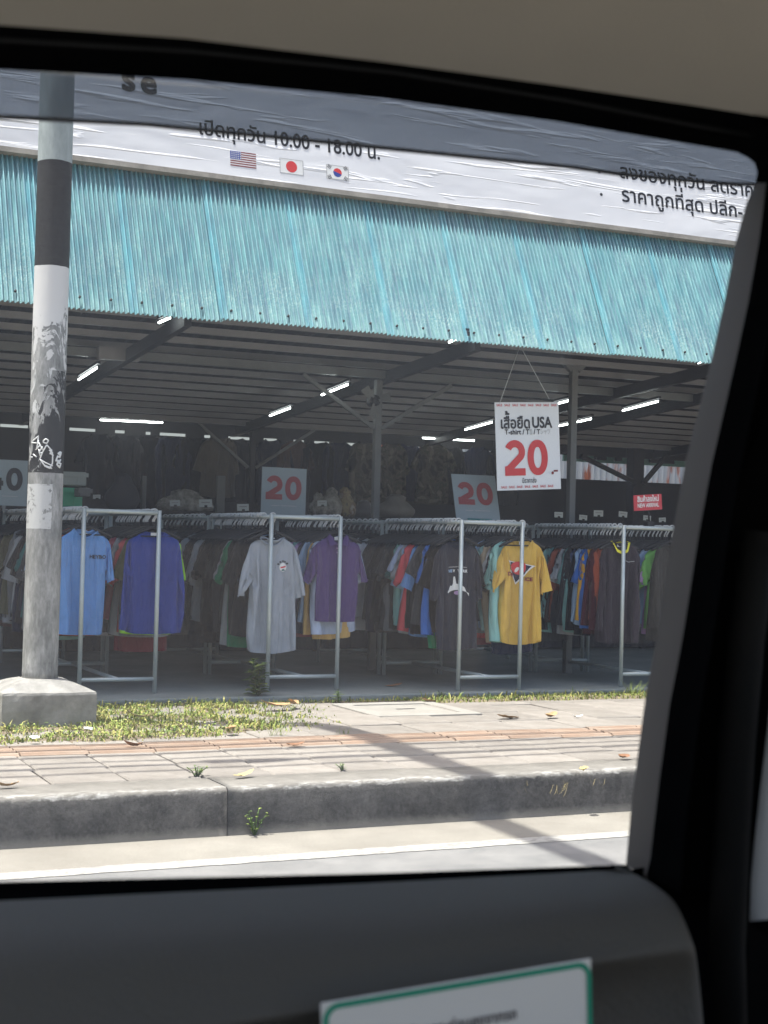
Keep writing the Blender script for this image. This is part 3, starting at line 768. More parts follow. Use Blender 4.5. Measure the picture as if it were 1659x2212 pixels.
SEQL = [
 ['rust orange', 'white', 'brown', 'slate blue:long', 'salmon', 'olive yellow', 'dark red', 'brown', 'grey', 'slate blue', 'light grey', 'mint', 'light blue', 'dark grey', 'charcoal', 'grey', 'teal', 'black', 'light grey'],
 ['black', 'light blue:long', 'black', 'charcoal', 'black', 'green', 'light grey', 'black', 'black', 'black', 'charcoal', 'black:long', 'black', 'charcoal', 'black', 'black', 'black', 'black', 'charcoal', 'light grey'],
 ['black', 'black:long', 'blue', 'green', 'dark grey', 'sky blue', 'black', 'salmon', 'black', 'light blue', 'light grey', 'pale blue', 'mint', 'teal', 'charcoal', 'dark grey', 'grey', 'charcoal', 'black', 'dark grey'],
 ['rust orange:long', 'maroon:long', 'maroon:long', 'mustard:long', 'blue', 'light blue:long', 'black:long', 'slate blue:long', 'charcoal:long', 'mint', 'light grey', 'rust orange', 'maroon', 'charcoal', 'mint', 'brown', 'black', 'dark grey', 'charcoal', 'black']]
SEQR = [
 ['camouflage green', 'lime', 'salmon', 'grey', 'light grey', 'dark red', 'white', 'pink', 'light grey', 'grey', 'olive', 'brown', 'dark grey', 'light grey', 'charcoal'],
 ['pale blue', 'tan:long', 'light blue', 'navy', 'lilac', 'dark red', 'aqua', 'dark red', 'lilac', 'white', 'rust orange', 'charcoal', 'light grey', 'aqua', 'black'],
 ['mint', 'navy', 'light grey', 'beige', 'aqua', 'light blue', 'light grey', 'aqua', 'red', 'white', 'dark red', 'charcoal', 'grey', 'black', 'dark grey'],
 ['light green', 'lilac', 'light blue', 'grey', 'light grey', 'charcoal', 'aqua', 'dark grey', 'charcoal', 'black']]
rr_ = random.Random(21)
for i, (Y0, X0, X1) in enumerate(RK):
    rack(Y0, X0, X1, RL[i])
    hang_row(X0, Y0 + .10, SEQL[i] + [rr_.choice(['black', 'charcoal', 'dark grey', 'navy', 'black', 'light grey']) for _ in range(4)], WL[i], 1, .052, rr_)
    hang_row(X1, Y0 + .10, SEQR[i] + [rr_.choice(['black', 'charcoal', 'white', 'grey']) for _ in range(3)], WR[i], 1, .058, rr_)
    Y2 = Y0 + RACKL + .06
    BK = ['rack behind the front rack of the sky blue tee', 'rack behind the front rack of the grey tee', 'rack behind the front rack of the navy tee', 'rack behind the front rack of the yellow-collared jacket'][i]
    rack(Y2, X0 - .02, X1 - .02, 'second-row clothes ' + BK)
    dk = ['black', 'charcoal', 'dark grey', 'light grey', 'navy', 'brown', 'light grey', 'white', 'maroon', 'black', 'grey', 'pale blue', 'olive', 'grey']
    sq = [rr_.choice(dk) for _ in range(12)]
    hang_row(X0 - .02, Y2 + .03, sq, 'the second-row left rail past ' + ['the sky blue tee', 'the grey tee', 'the navy tee', 'the yellow-collared jacket'][i], 0, .1, rr_)
    if i < 3:
        sq = [rr_.choice(dk) for _ in range(9)]
        hang_row(X1 - .02, Y2 + .03, sq, 'the second-row right rail past ' + ['the royal blue sweatshirt', 'the purple polo', 'the yellow tee'][i], 0, .13, rr_)

def soft(o): m_ = o.modifiers.new('smooth', 'SUBSURF'); m_.levels = m_.render_levels = 1
# garments shown front-on at the head of each rail
def front_garment(name, label, cat, X, Y, g, mat, rz=0, dz=0, collar=True, trim=None):
    t = g.sub((0,)).build(name, mat, None, True); soft(t); t.location = (X, Y, RAILZ - .125 + dz); t.rotation_euler.z = R(rz)
    tag(t, label, cat, 'shirts shown front-on at the rack ends')
    for sd in (-1, 1):
        soft(g.sub((sd,)).build('sleeve', mat, t, True))
    if 5 in g.tags: soft(g.sub((5,)).build('hem_band', mat, t, True))
    if collar: g.collar().build('collar', trim or mat, t, True)
    if dz > -.08: MB().box((-.022, .004, -.046), (.022, .006, -.016)).build('neck_label', M_WHITE, t)
    hanger(X, Y, RAILZ, R(rz), 'hanger of the ' + label.split(' hanging')[0]); return t
RZ = lambda i: RK[i][0] + .055
# 1 left: sky blue tee with small lettering
g = G['sky']
t = front_garment('t_shirt', 'plain sky blue tee with small dark chest lettering hanging beside the lamp post', 'shirt', RK[0][1] + .02, RZ(0), g, fab('sky blue'), 2)
g.wrap(text_mesh('HEYBO', .03, x0=.045, x1=.155, z0=-.215, y=0)).build('lettering', M_INK, t)
# 1 right: royal blue sweatshirt
g = G['royal']
t = front_garment('sweatshirt', 'royal blue long-sleeved sweatshirt hanging at the right end of the rack by the lamp post', 'shirt', RK[0][2] - .02, RZ(0), g, fab('royal blue'), -2, -.005)
# 2 left: oversized light grey tee with round badge
g = G['grey']
t = front_garment('t_shirt', 'oversized light grey tee with a round chest badge hanging left of the purple polo', 'shirt', RK[1][1] + .03, RZ(1), g, fabric('heather grey', (158,166,176)), 4, -.02)
mb = MB().add([(p[0], 0, p[2]) for p in disc(.085, -.235, .033, 0)[0]], disc(0, 0, 1, 0)[1]); g.wrap(mb, .005).build('badge', M_WHITE, t)
for i in range(5):
    a = R(150 - 28 * i); c = (.085 + .046 * math.cos(a), -.235 + .046 * math.sin(a))
    mb = MB().add([(c[0] - .007, 0, c[1] - .006), (c[0] + .007, 0, c[1] - .006), (c[0] + .007, 0, c[1] + .006), (c[0] - .007, 0, c[1] + .006)], Q); g.wrap(mb, .005).build('badge_letter', M_INK, t)
mb = MB().add([(.06, 0, -.243), (.110, 0, -.235), (.110, 0, -.224), (.06, 0, -.232)], Q); g.wrap(mb, .007).build('badge_band', M_RED, t)
mb = MB().add([(.066, 0, -.262), (.104, 0, -.262), (.095, 0, -.248), (.072, 0, -.250)], Q); g.wrap(mb, .007).build('badge_base', fab('teal'), t)
# 2 right: purple polo
g = G['polo']
t = front_garment('polo_shirt', 'purple polo shirt with folded collar hanging right of the light grey tee', 'shirt', RK[1][2] + .0, RZ(1), g, fab('purple'), -3, 0, False)
mb = MB(); 
for sd in (-1, 1):
    mb.add([(sd * .083, .014, -.012), (sd * .090, -.018, -.022), (sd * .070, -.040, -.085), (sd * .008, -.038, -.070), (sd * .026, -.034, -.055), (sd * .066, -.022, .004), (sd * .072, .016, .012)], [(0, 1, 2, 5, 6), (2, 3, 4, 5)])
mb.build('collar', fab('purple'), t)
mb = MB()
for i in range(3): mb.box((-.006, -.0, -.075 - i * .032), (.006, .003, -.066 - i * .032))
g.wrap(mb, .006).build('button_placket', fab('lilac'), t)
# 3 left: navy NEW YORK tee
g = G['navy']
t = front_garment('t_shirt', 'dark navy tee with a white skyline print hanging left of the yellow tee', 'shirt', RK[2][1] + .0, RZ(2), g, fabric('ink navy', (44,46,58)), 5, -.02)
for i, (ch, cc) in enumerate(zip('NEWYORK', [M_WHITE] * 7)):
    x0 = -.088 + i * .024 + (.016 if i > 2 else 0); zz = -.245 - .35 * (x0 + .0) ** 2 * 1
    g.wrap(text_mesh(ch, .05, x0=x0, x1=x0 + .017, z0=zz, y=0, height=.03), .006).build('lettering', fab('light blue') if i < 2 else M_WHITE, t)
mb = MB().add([(-.085, 0, -.205), (.0, 0, -.200), (.0, 0, -.206), (-.085, 0, -.211)], Q).add([(.0, 0, -.200), (.085, 0, -.205), (.085, 0, -.211), (0, 0, -.206)], Q); g.wrap(mb, .006).build('print_bar', M_GREY, t)
mb = MB()
sk = [(-.105, .008), (-.085, .03), (-.07, .045), (-.055, .036), (-.04, .05), (-.03, .11), (-.02, .11), (-.012, .05), (.008, .045), (.016, .10), (.026, .10), (.032, .04), (.05, .035), (.065, .03), (.085, .0), (.105, -.03)]
base_ = [-.41 + .018 - 2.2 * x_ * x_ for x_, _ in sk]
mb.loft([[(x_, 0, -.395 - 2.2 * x_ * x_ + .012) for x_, h_ in sk], [(x_, 0, -.395 - 2.2 * x_ * x_ + .016 + h_ * .92) for x_, h_ in sk]], False)
g.wrap(mb, .006).build('skyline_print', M_WHITE, t)
mb = MB().add([(p[0] * 1.0, 0, -.405 + (p[2]) * .5) for p in disc(0, 0, .03, 0)[0]], disc(0, 0, 1, 0)[1]); g.wrap(mb, .007).build('print_emblem', fab('lilac'), t)
# 3 right: yellow tee
g = G['yellow']
t = front_garment('t_shirt', 'bright yellow tee with a dark triangle print hanging beside the navy tee', 'shirt', RK[2][2] + .03, RZ(2), g, fabric('yellow', (212,176,84)), -3, 0)
def tri(a, b, c, y, n=6):
    mb = MB(); idx = {}
    for i in range(n + 1):
        for j in range(n + 1 - i):
            u, v_ = i / n, j / n; p = [a[k] * (1 - u - v_) + b[k] * u + c[k] * v_ for k in range(2)]; idx[i, j] = len(mb.v); mb.v.append((p[0], y, p[1]))
    for i in range(n):
        for j in range(n - i):
            mb.f.append((idx[i, j], idx[i + 1, j], idx[i, j + 1]))
            if i + j < n - 1: mb.f.append((idx[i + 1, j], idx[i + 1, j + 1], idx[i, j + 1]))
    return mb
g.wrap(tri((-.125, -.165), (.105, -.205), (-.05, -.355), 0), .005).build('triangle_border', M_WHITE, t)
g.wrap(tri((-.113, -.174), (.083, -.208), (-.05, -.340), 0), .0065).build('triangle_print', fab('navy'), t)
mb = MB().add([(-.03 + p[0] * .062 * (1 + .2 * p[2]), 0, -.225 + p[2] * .052) for p in disc(0, 0, 1, 0)[0]], disc(0, 0, 1, 0)[1]); g.wrap(mb, .008).build('round_print', M_RED, t)
mb = MB(); c = Vector((-.045, -.238)); ax = Vector((.55, .83)); pr = Vector((-.83, .55)); vs = [(c.x, 0, c.y)]
for k_ in range(25):
    a = 2 * PI * k_ / 24; p = c + ax * (.024 * math.cos(a)) + pr * (.013 * math.sin(a)); vs.append((p.x, 0, p.y))
mb.add(vs, disc(0, 0, 1, 0, n=24)[1]); g.wrap(mb, .0095).build('white_spot', M_WHITE, t)
for s_, x0, x1, z in (('D', -.125, -.103, -.283), ('I', -.083, -.078, -.29), ('ICE', .028, .088, -.325)): g.wrap(text_mesh(s_, .05, x0=x0, x1=x1, z0=z, y=0, height=.038), .009).build('lettering', M_DRED, t)
# 4 left: dark jacket with yellow collar lining
g = G['jacket']
t = front_garment('jacket', 'dark zip-neck jacket with bright yellow collar lining hanging at the right', 'jacket', RK[3][1] + .0, RZ(3), g, fabric('dark plum grey', (58,52,58)), 3, .01, False)
yel = fabric('neon yellow', (235,228,70))
mb = MB().box((-.078, .012, -.03), (.078, .017, .0)); mb.build('collar_back', yel, t)
mb = MB()
for sd in (-1, 1): mb.add([(sd * .085, .014, .002), (sd * .090, -.022, -.01), (sd * .055, -.040, -.088), (sd * .004, -.044, -.108), (sd * .004, -.040, -.085), (sd * .048, -.034, -.066), (sd * .07, -.018, -.02), (sd * .072, .014, -.01)], [(0, 1, 6, 7), (1, 2, 5, 6), (2, 3, 4, 5)])
mb.build('collar_lining', yel, t)
mb = MB().box((-.003, 0, -.18), (.003, .002, -.105)); g.wrap(mb, .006).build('zip', M_HANGB, t)
mb = MB().add([(.045, 0, -.155), (.08, 0, -.168), (.125, 0, -.16), (.125, 0, -.165), (.08, 0, -.174), (.045, 0, -.160)], [(0, 1, 4, 5), (1, 2, 3, 4)]); g.wrap(mb, .006).build('chest_piping', M_GREY, t)
# 4 right: dark olive top
g = G['olive']
front_garment('sweatshirt', 'dark olive long-sleeved top half hidden by the window pillar', 'shirt', RK[3][2] - .03, RZ(3), g, fab('dark olive'), 0, .0)

# ================================================================== SIGNS
def board(name, label, corners, Y, mat=M_CARD, th=.006, cat='sign', group=None, lean=0):
    """thin board whose face is the measured quadrilateral on the plane Y"""
    P = [atY(px, py, Y) for px, py in corners]; c = sum(P, Vector()) / 4
    W_ = ((P[1] - P[0]).length + (P[2] - P[3]).length) / 2; H_ = ((P[0] - P[3]).length + (P[1] - P[2]).length) / 2
    ang = math.atan2(P[1].z - P[0].z, P[1].x - P[0].x) * .5 + math.atan2(P[2].z - P[3].z, P[2].x - P[3].x) * .5
    o = MB().box((-W_ / 2, 0, -H_ / 2), (W_ / 2, th, H_ / 2)).build(name, mat); o.location = c; o.rotation_euler = (R(-lean), -ang, 0)
    tag(o, label, cat, group); return o, W_, H_
# hanging sale sign
hs, W_, H_ = board('hanging_sign', 'white hanging sale sign with a large red 20 and thai lettering', [(1069, 871), (1206, 867), (1212, 1058), (1074, 1058)], 10.95)
omat(hs, M_CARD); M_SIGNW = plain('bright_white_sign', (.80,.84,.86), .5, 0, .02); omat(hs, M_SIGNW)
yy = -.004
numerals('20', M_RED, hs, -W_ * .375, -H_ * .335, W_ * .32, H_ * .405, W_ * .098, W_ * .035, yy)
lettering('เสื้อยืด', M_INK, hs, .03, x0=-W_ * .415, x1=W_ * .03, z0=H_ * .205, y=yy, height=.125)
lettering('USA', M_INK, hs, .035, x0=W_ * .075, x1=W_ * .38, z0=H_ * .21, y=yy, height=.125)
lettering('T-shirt / T', M_INK, hs, .03, x0=-W_ * .36, x1=W_ * .02, z0=H_ * .135, y=yy, height=.058)
lettering('恤', M_GREY, hs, .0, x0=W_ * .025, x1=W_ * .065, z0=H_ * .135, y=yy, height=.058)
lettering('/ T', M_INK, hs, .03, x0=W_ * .09, x1=W_ * .19, z0=H_ * .135, y=yy, height=.058)
lettering('シャツ', M_GREY, hs, .0, x0=W_ * .20, x1=W_ * .35, z0=H_ * .135, y=yy, height=.058)
lettering('มีราคาส่ง', M_INK, hs, .01, x0=-W_ * .11, x1=W_ * .11, z0=-H_ * .42, y=yy, height=.055)
lettering('.', M_DRED, hs, .02, x0=W_ * .355, x1=W_ * .385, z0=-H_ * .325, y=yy, height=.16)
MB().box((W_ * .39, yy, -H_ * .30), (W_ * .455, yy + .002, -H_ * .28)).build('dash', M_DRED, hs)
for zz, off in ((H_ * .455, 0), (-H_ * .475, .02)):
    for i in range(8):
        x_ = -W_ * .475 + i * W_ * .122 + off
        if x_ + W_ * .09 < W_ * .5: lettering('SALE', M_RED, hs, .02, x0=x_, x1=x_ + W_ * .085, z0=zz, y=yy, height=.026)
# its cords
apex = atY(1135, 752, 10.95); c0 = atY(1084, 868, 10.95); c1 = atY(1192, 866, 10.95)
for a_ in (c0, c1): 
    o = MB().tube([a_ - hs.location, Vector((apex.x, 10.95, apex.z + .02)) - hs.location], .0025, 5).build('cord', M_CARD, hs, True)
# the three boards standing on racks
M_BOARD = plain('pale_grey_board', (.22,.27,.285), .55, 0, .04)
def price_board(label, cor, Y, s, col, foot=True, lean=0):
    o, W_, H_ = board('price_board', label, cor, Y, M_BOARD, group='price boards on the racks', lean=lean)
    numerals(s, col, o, -W_ * .41, -H_ * .17, W_ * .37, H_ * .50, W_ * .115, W_ * .06, -.004)
    for a_, b_ in ((-.28, -.10), (-.06, .29)): MB().box((W_ * a_, -.003, -H_ * .30), (W_ * b_, -.001, -H_ * .285)).build('small_print', M_GREY, o)
    if foot: MB().box((-W_ * .25, -.008, -H_ * .53), (W_ * .3, .014, -H_ * .47)).build('foot_clip', fab('teal'), o)
    MB().box((-.012, .0062, -H_ * .62), (.012, .018, H_ * .2)).build('stake', M_STEEL, o)
price_board('grey board with a dark red 20 above the grey tee rack', [(565, 1008), (661, 1013), (661, 1116), (565, 1112)], 11.75, '20', M_DRED, False)
price_board('leaning grey board with a dark red 20 above the navy tee', [(980, 1021), (1076, 1025), (1074, 1128), (981, 1124)], 11.2, '20', M_DRED, True, 17)
price_board('grey board with a black 40 half hidden behind the lamp post', [(-38, 991), (59, 995), (59, 1094), (-38, 1090)], 11.75, '40', M_BLACK, False)
# red new arrival sign on a stalk
na, W_, H_ = board('red_sign', 'small red new arrival sign on a stalk above the right rack', [(1369, 1070), (1429, 1067), (1430, 1100), (1370, 1104)], 10.57, plain('red_card', (.52,.05,.065), .55, 0, .05))
lettering('สินค้าลงใหม่', M_WHITE, na, .03, x0=-W_ * .38, x1=W_ * .38, z0=H_ * .06, y=-.004, height=.062)
lettering('NEW ARRIVAL', M_WHITE, na, .03, x0=-W_ * .38, x1=W_ * .38, z0=-H_ * .30, y=-.004, height=.046)
MB().tube([(.01, .012, -H_ * .42), (.012, .012, -.166)], .008, 8).build('stalk', M_HANGB, na, True)
MB().box((-.03, .002, -H_ * .56), (.05, .02, -H_ * .40)).build('clip', M_HANGB, na)
bevel(MB().box((-.02, -.012, -.205), (.045, .055, -.16)).build('clamp', M_HANGB, na), .006)
# price cards on far racks
PC = [(378, 1087, .10), (444, 1087, .13), (209, 1073, .07), (525, 1096, .12), (696, 1087, .10), (1207, 1112, .105), (1260, 1118, .10), (1293, 1109, .12), (1346, 1111, .11), (1398, 1119, .10), (1431, 1123, .09)]
PL = ['right of the twin grey posts', 'left of the second thin post', 'between the boxes and the dark jacket', 'just left of the left 20 board', 'in front of the plastic bags', 'left of the front post', 'just right of the front post and low', 'under the back opening, largest', 'left of the red sign', 'behind the red sign stalk', 'farthest right past the red sign']
for (px, py, wd), l in zip(PC, PL):
    Yc = 14.1; c = atY(px, py, Yc)
    o = MB().box((-wd / 2, 0, -wd * .28), (wd / 2, .004, wd * .28)).build('price_card', M_CARD); o.location = c; o.rotation_euler = (0, R(random.uniform(-4, 4)), 0)
    tag(o, 'small pale price card ' + l, 'card', 'price cards on the far racks')
    MB().box((-.012, -.006, -wd * .34), (.016, .010, -wd * .14)).build('clip', M_HANGB, o)
    MB().box((-wd * .33, -.002, .002), (wd * .33, -.0005, wd * .1)).build('small_print', M_GREY, o)

# ================================================================== GOODS AT THE BACK OF THE SHOP
ft = empty('storage_rack', (6, 14.5, FLOORZ)); tag(ft, 'long dark rack of goods across the back of the shop', 'rack')
for X in (-4, -2, 0, 2, 4, 6): 
    for yy in (0, .9): MB().box((X - .025, yy, 0), (X + .025, yy + .05, 1.36)).build('upright', M_DARKST, ft)
for zz in (.5, .95, 1.36): bevel(MB().box((-4.1, -.02, zz), (6.1, .97, zz + .03)).build('shelf', M_DARKST, ft), .004)
MB().loft([[(-4.1 + i * .05, -.03 + .012 * math.sin(i * 1.1) + .008 * math.sin(i * .37), zz) for i in range(205)] for zz in (.02, .7, 1.36)], False).build('drape', fab('charcoal'), ft, True)
SH = FLOORZ + 1.39
k = NM('clear_plastic_bag'); v = k.coord(); k.set(k.ramp(k.noise(v, 11, 5, .7), [(.35, (.10,.10,.10)), (.5, (.30,.29,.27)), (.66, (.55,.54,.50))]), .18, 0, .7); k.bump(k.noise(v, 26, 5, .7), .9, .02); M_BAG = k.m
k = NM('mixed_clothes_bag'); v = k.coord(); k.set(k.ramp(k.noise(v, 9, 3, .6), [(.35, (.06,.05,.05)), (.45, (.36,.30,.16)), (.55, (.20,.13,.08)), (.65, (.5,.47,.42))]), .25, 0, .6); k.bump(k.noise(v, 22, 5, .7), .9, .02); M_BAG2 = k.m
def bag(px, py, wd, hg, mat, label, Y=14.75, seed=0):
    c = atY(px, py, Y); rings = []
    for i in range(9):
        t = i / 8; rr = (.5 + .5 * math.sin(PI * min(1, t * 1.15 + .15))) if t < .85 else .55 - (t - .85) * 2.2
        rings.append([(wd / 2 * rr * math.cos(a) * (1 + .16 * noise.noise((math.cos(a) * 2, t * 4, seed))), .14 * rr * math.sin(a), hg * t + .02 * noise.noise((a, t * 5, seed + 4))) for a in [2 * PI * k_ / 20 for k_ in range(20)]])
    o = MB().loft(rings, True, True).build('plastic_bag', mat, None, True); o.location = (c.x, Y, SH); tag(o, label, 'bag', 'bags on the back shelf'); return o
bag(716, 1070, .26, .30, M_BAG, 'clear plastic bag of clothes left of the patterned bag', seed=1)
bag(745, 1070, .24, .31, M_BAG2, 'plastic bag of mixed yellow and brown clothes on the back shelf', seed=2)
bag(688, 1075, .2, .24, M_BAG, 'dim clear bag right of the left 20 board', seed=3)
bag(786, 1085, .3, .18, plain('grey_bag', (.10,.10,.11), .3, 0, .4, 12), 'low dark bag beside the centre post', seed=4)
bag(855, 1085, .45, .26, plain('tan_bag', (.16,.155,.15), .5, 0, .4, 9), 'broad grey sack right of the centre post', seed=5)
bag(400, 1078, .62, .22, M_BAG, 'wide row of wrapped clothes right of the twin posts', seed=6)
bag(265, 1070, .35, .36, plain('draped_navy', (.035,.038,.055), .7, 0, .3, 9), 'dark jacket heaped behind the front rack of the sky blue tee', seed=7)
def crate(name, label, cor, Y, mat, dep=.3, lid=None):
    a_ = atY(*cor[0], Y); b_ = atY(*cor[1], Y); x0, x1, z1, z0 = a_.x, b_.x, a_.z, b_.z; c = Vector(((x0 + x1) / 2, Y, z0)); hw = (x1 - x0) / 2; h_ = z1 - z0
    o = MB().box((-hw, 0, 0), (hw, dep, h_)).build(name, mat); o.location = c; bevel(o, .012); tag(o, label, 'box')
    for sd in (-1, 1): MB().box((sd * hw * .62 - .012, -.008, h_ * .08), (sd * hw * .62 + .012, -.001, h_ * .92)).build('rib', mat, o)
    MB().box((-hw - .012, -.014, h_ - .045), (hw + .012, -.001, h_ - .01)).build('rim', lid or mat, o)
    return o
crate('storage_box', 'pale lidded storage box on top of the green box behind the lamp post', [(92, 1016), (187, 1050)], 13.2, plain('pale_box', (.34,.38,.37), .5, 0, .06))
crate('green_box', 'bright green crate behind the lamp post', [(92, 1051), (178, 1096)], 13.2, plain('green_crate', (.05,.42,.24), .45, 0, .08))
crate('grey_box', 'small grey box in front of the green crate', [(172, 1053), (196, 1073)], 12.9, plain('grey_box', (.13,.135,.135), .6, 0, .1), .2)
# rows of garments hung high on the back wall
camo = None
k = NM('camouflage_fabric'); v = k.coord(); k.set(k.ramp(k.noise(v, 8, 2, .5, .6), [(.38, lin((52,52,46))), (.46, lin((95,90,78))), (.54, lin((70,74,62))), (.62, lin((120,114,100)))]), .95, 0, .1); M_CAMO = k.m
WG = [(215, 'black', 'tee'), (270, 'charcoal', 'tee'), (325, 'black', 'long'), (375, 'navy', 'tee'), (422, 'black', 'tee'), (466, 'faded khaki', 'tee'), (512, 'black', 'tee'), (590, 'navy', 'tee'), (640, 'brown', 'tee'), (690, 'black', 'tee'), (735, 'navy', 'long'), (780, 'camo', 'tee'), (838, 'camo', 'tee'), (884, 'navy', 'tee'), (926, 'camo', 'tee'), (974, 'black', 'long'), (1036, 'navy', 'tee'), (1090, 'charcoal', 'tee')]
WPOS = ['farthest left', 'second from left', 'third from left', 'fourth from left', 'left of the khaki tee', 'alone and pale', 'right of the khaki tee', 'above the left 20 board', 'above and right of the left 20 board', 'left of the navy long-sleeved one', 'above the plastic bags', 'left of the centre post', 'right of the centre post', 'between the camouflage tees', 'right of the navy one', 'with long sleeves above the right 20 board', 'left of the sale sign', 'behind the sale sign']
for i, ((px, cn, kd), wp) in enumerate(zip(WG, WPOS)):
    py = 925 + (px - 215) * .036; q = atY(px, py, 16.2); me = VAR[kd][i % len(VAR[kd])]
    o = bpy.data.objects.new('wall_shirt', me); COL.objects.link(o); omat(o, M_CAMO if cn == 'camo' else fab(cn)); o.location = (q.x, 16.06 if cn in ('faded khaki', 'camo') else 16.22, q.z - .05); o.rotation_euler.z = R(random.uniform(-6, 6))
    tag(o, f'{"camouflage" if cn == "camo" else cn} shirt hung high on the back wall, {wp}', 'shirt', 'shirts hung on the back wall')

# ================================================================== STREET LAMP POST
PX, PY = 2.078, 9.50; PR_ = .109
k = NM('banded_lamp_post'); v = k.coord(); sep = k.n('ShaderNodeSeparateXYZ'); k.l(v, sep.inputs[0]); z = sep.outputs[2]
bare = k.ramp(k.noise(k.coord((1, 1, .35)), 9, 7, .7), [(.34, (.16,.165,.16)), (.50, (.30,.305,.295)), (.66, (.46,.46,.445))])
gal = k.ramp(k.noise(k.coord((1, 1, .3)), 14, 6, .7), [(.3, (.25,.29,.29)), (.7, (.42,.47,.46))])
pn = k.noise(k.coord((1.3, 1.3, .6)), 6.0, 11, .66, 1.3)
jit = k.math('MULTIPLY', k.noise(k.coord((1, 1, .2)), 16, 4), .012)
zj = k.math('ADD', z, jit)
def band(lo, hi): return k.math('MULTIPLY', k.math('GREATER_THAN', zj, lo), k.math('LESS_THAN', zj, hi))
blackp = k.ramp(k.noise(v, 40, 5), [(.3, (.022,.022,.024)), (.7, (.040,.040,.042))])
# heights measured on the post
Zb = [atY(85, yy_, PY - PR_).z for yy_ in (1018, 795, 567, 337, 255)]
bare = k.mix(.75, bare, k.ramp(k.noise(k.coord((1, 1, .25)), 55, 6, .75), [(.32, .55), (.62, 1.12)]), 'MULTIPLY')
col = k.mix(k.math('GREATER_THAN', zj, Zb[3]), bare, gal)
col = k.mix(band(Zb[2], Zb[3]), col, blackp)                                         # upper black band, whole
# white band: sound at the top, flaking further down
tw = k.math('DIVIDE', k.math('SUBTRACT', z, Zb[1]), Zb[2] - Zb[1])
side = k.math('MULTIPLY', sep.outputs[0], -1.1)
flake = k.math('GREATER_THAN', k.math('ADD', k.math('ADD', pn, k.math('MULTIPLY', tw, .30)), k.math('MULTIPLY', side, .12)), .555)
col = k.mix(k.math('MULTIPLY', band(Zb[1], Zb[2]), flake), col, (.66, .66, .645))
# lower black band with a bare flaked area top left
tb = k.math('DIVIDE', k.math('SUBTRACT', z, Zb[0]), Zb[1] - Zb[0])
pn2 = k.noise(k.coord((1.3, 1.3, .6)), 6.6, 11, .66, 1.3)
rem = k.math('MULTIPLY', band(Zb[0], Zb[1]), k.math('GREATER_THAN', k.noise(k.coord((1.6, 1.6, .7)), 9, 9, .7, .8), .56)); col = k.mix(rem, col, (.60, .61, .60))
keep = k.math('LESS_THAN', k.math('ADD', k.math('ADD', pn2, k.math('MULTIPLY', tb, .30)), k.math('MULTIPLY', side, 1.0)), .69)
col = k.mix(k.math('MULTIPLY', band(Zb[0], Zb[1]), keep), col, blackp)
# remnant of a torn poster below
za, zb_ = atY(85, 1140, PY - PR_).z, atY(85, 1043, PY - PR_).z
post_f = k.math('MULTIPLY', k.math('MULTIPLY', band(za, zb_), k.math('LESS_THAN', k.math('ADD', sep.outputs[0], k.math('MULTIPLY', pn, .05)), .045)), k.math('GREATER_THAN', k.noise(v, 17, 7, .75), .44))
col = k.mix(k.math('MULTIPLY', post_f, .85), col, (.62, .63, .62))
k.set(col, .62, .05, .4); k.bump(k.math('ADD', k.math('MULTIPLY', pn, 2.0), k.noise(v, 60, 5, .7)), .22, .006); M_POLE = k.m
lp = empty('street_lamp', (PX, PY, WALKZ)); tag(lp, 'tall street lamp post with flaking black and white bands on a concrete footing', 'lamp post')
lp_inv = Matrix.Translation((-PX, -PY, -WALKZ))
# shaft mesh keeps world heights in its own coordinates: origin at (PX, PY, 0)
ARMZ = 7.0
mb = MB(); rings = []
zs = [.50 + i * .05 for i in range(0, 131)]
for zz in zs: rings.append([(PR_ * (1 - .008 * (zz - .5)) * math.cos(a) + .0012 * noise.noise((a, zz * 3, 0)), PR_ * (1 - .008 * (zz - .5)) * math.sin(a), zz) for a in [2 * PI * q / 48 for q in range(48)]])
sh = MB().loft(rings, True, True).build('shaft', M_POLE, lp, True); sh.location = (0, 0, -WALKZ)
arm_pts = [Vector((0, 0, ARMZ - .05))]
for i in range(1, 9):
    a = R(90 * i / 8); arm_pts.append(Vector((-.02 * (1 - math.cos(a)), -.55 * (1 - math.cos(a)), ARMZ + .55 * math.sin(a))))
arm_pts += [Vector((-.25 * .55 - .05, -3.4, ARMZ + .75))]
o = MB().tube([p - Vector((0, 0, WALKZ)) for p in arm_pts], [.115] * 9 + [.085], 14).build('arm', M_STEEL, lp, True)
lh = arm_pts[-1] - Vector((0, 0, WALKZ))
o = MB().loft([[(lh.x + s_ * math.cos(a), lh.y + yy_, lh.z + .3 * s_ * math.sin(a)) for a in [2 * PI * q / 14 for q in range(14)]] for s_, yy_ in ((.05, .1), (.13, -.05), (.15, -.3), (.12, -.6), (.04, -.72))], True, True).build('lamp_head', M_CARD, lp, True)
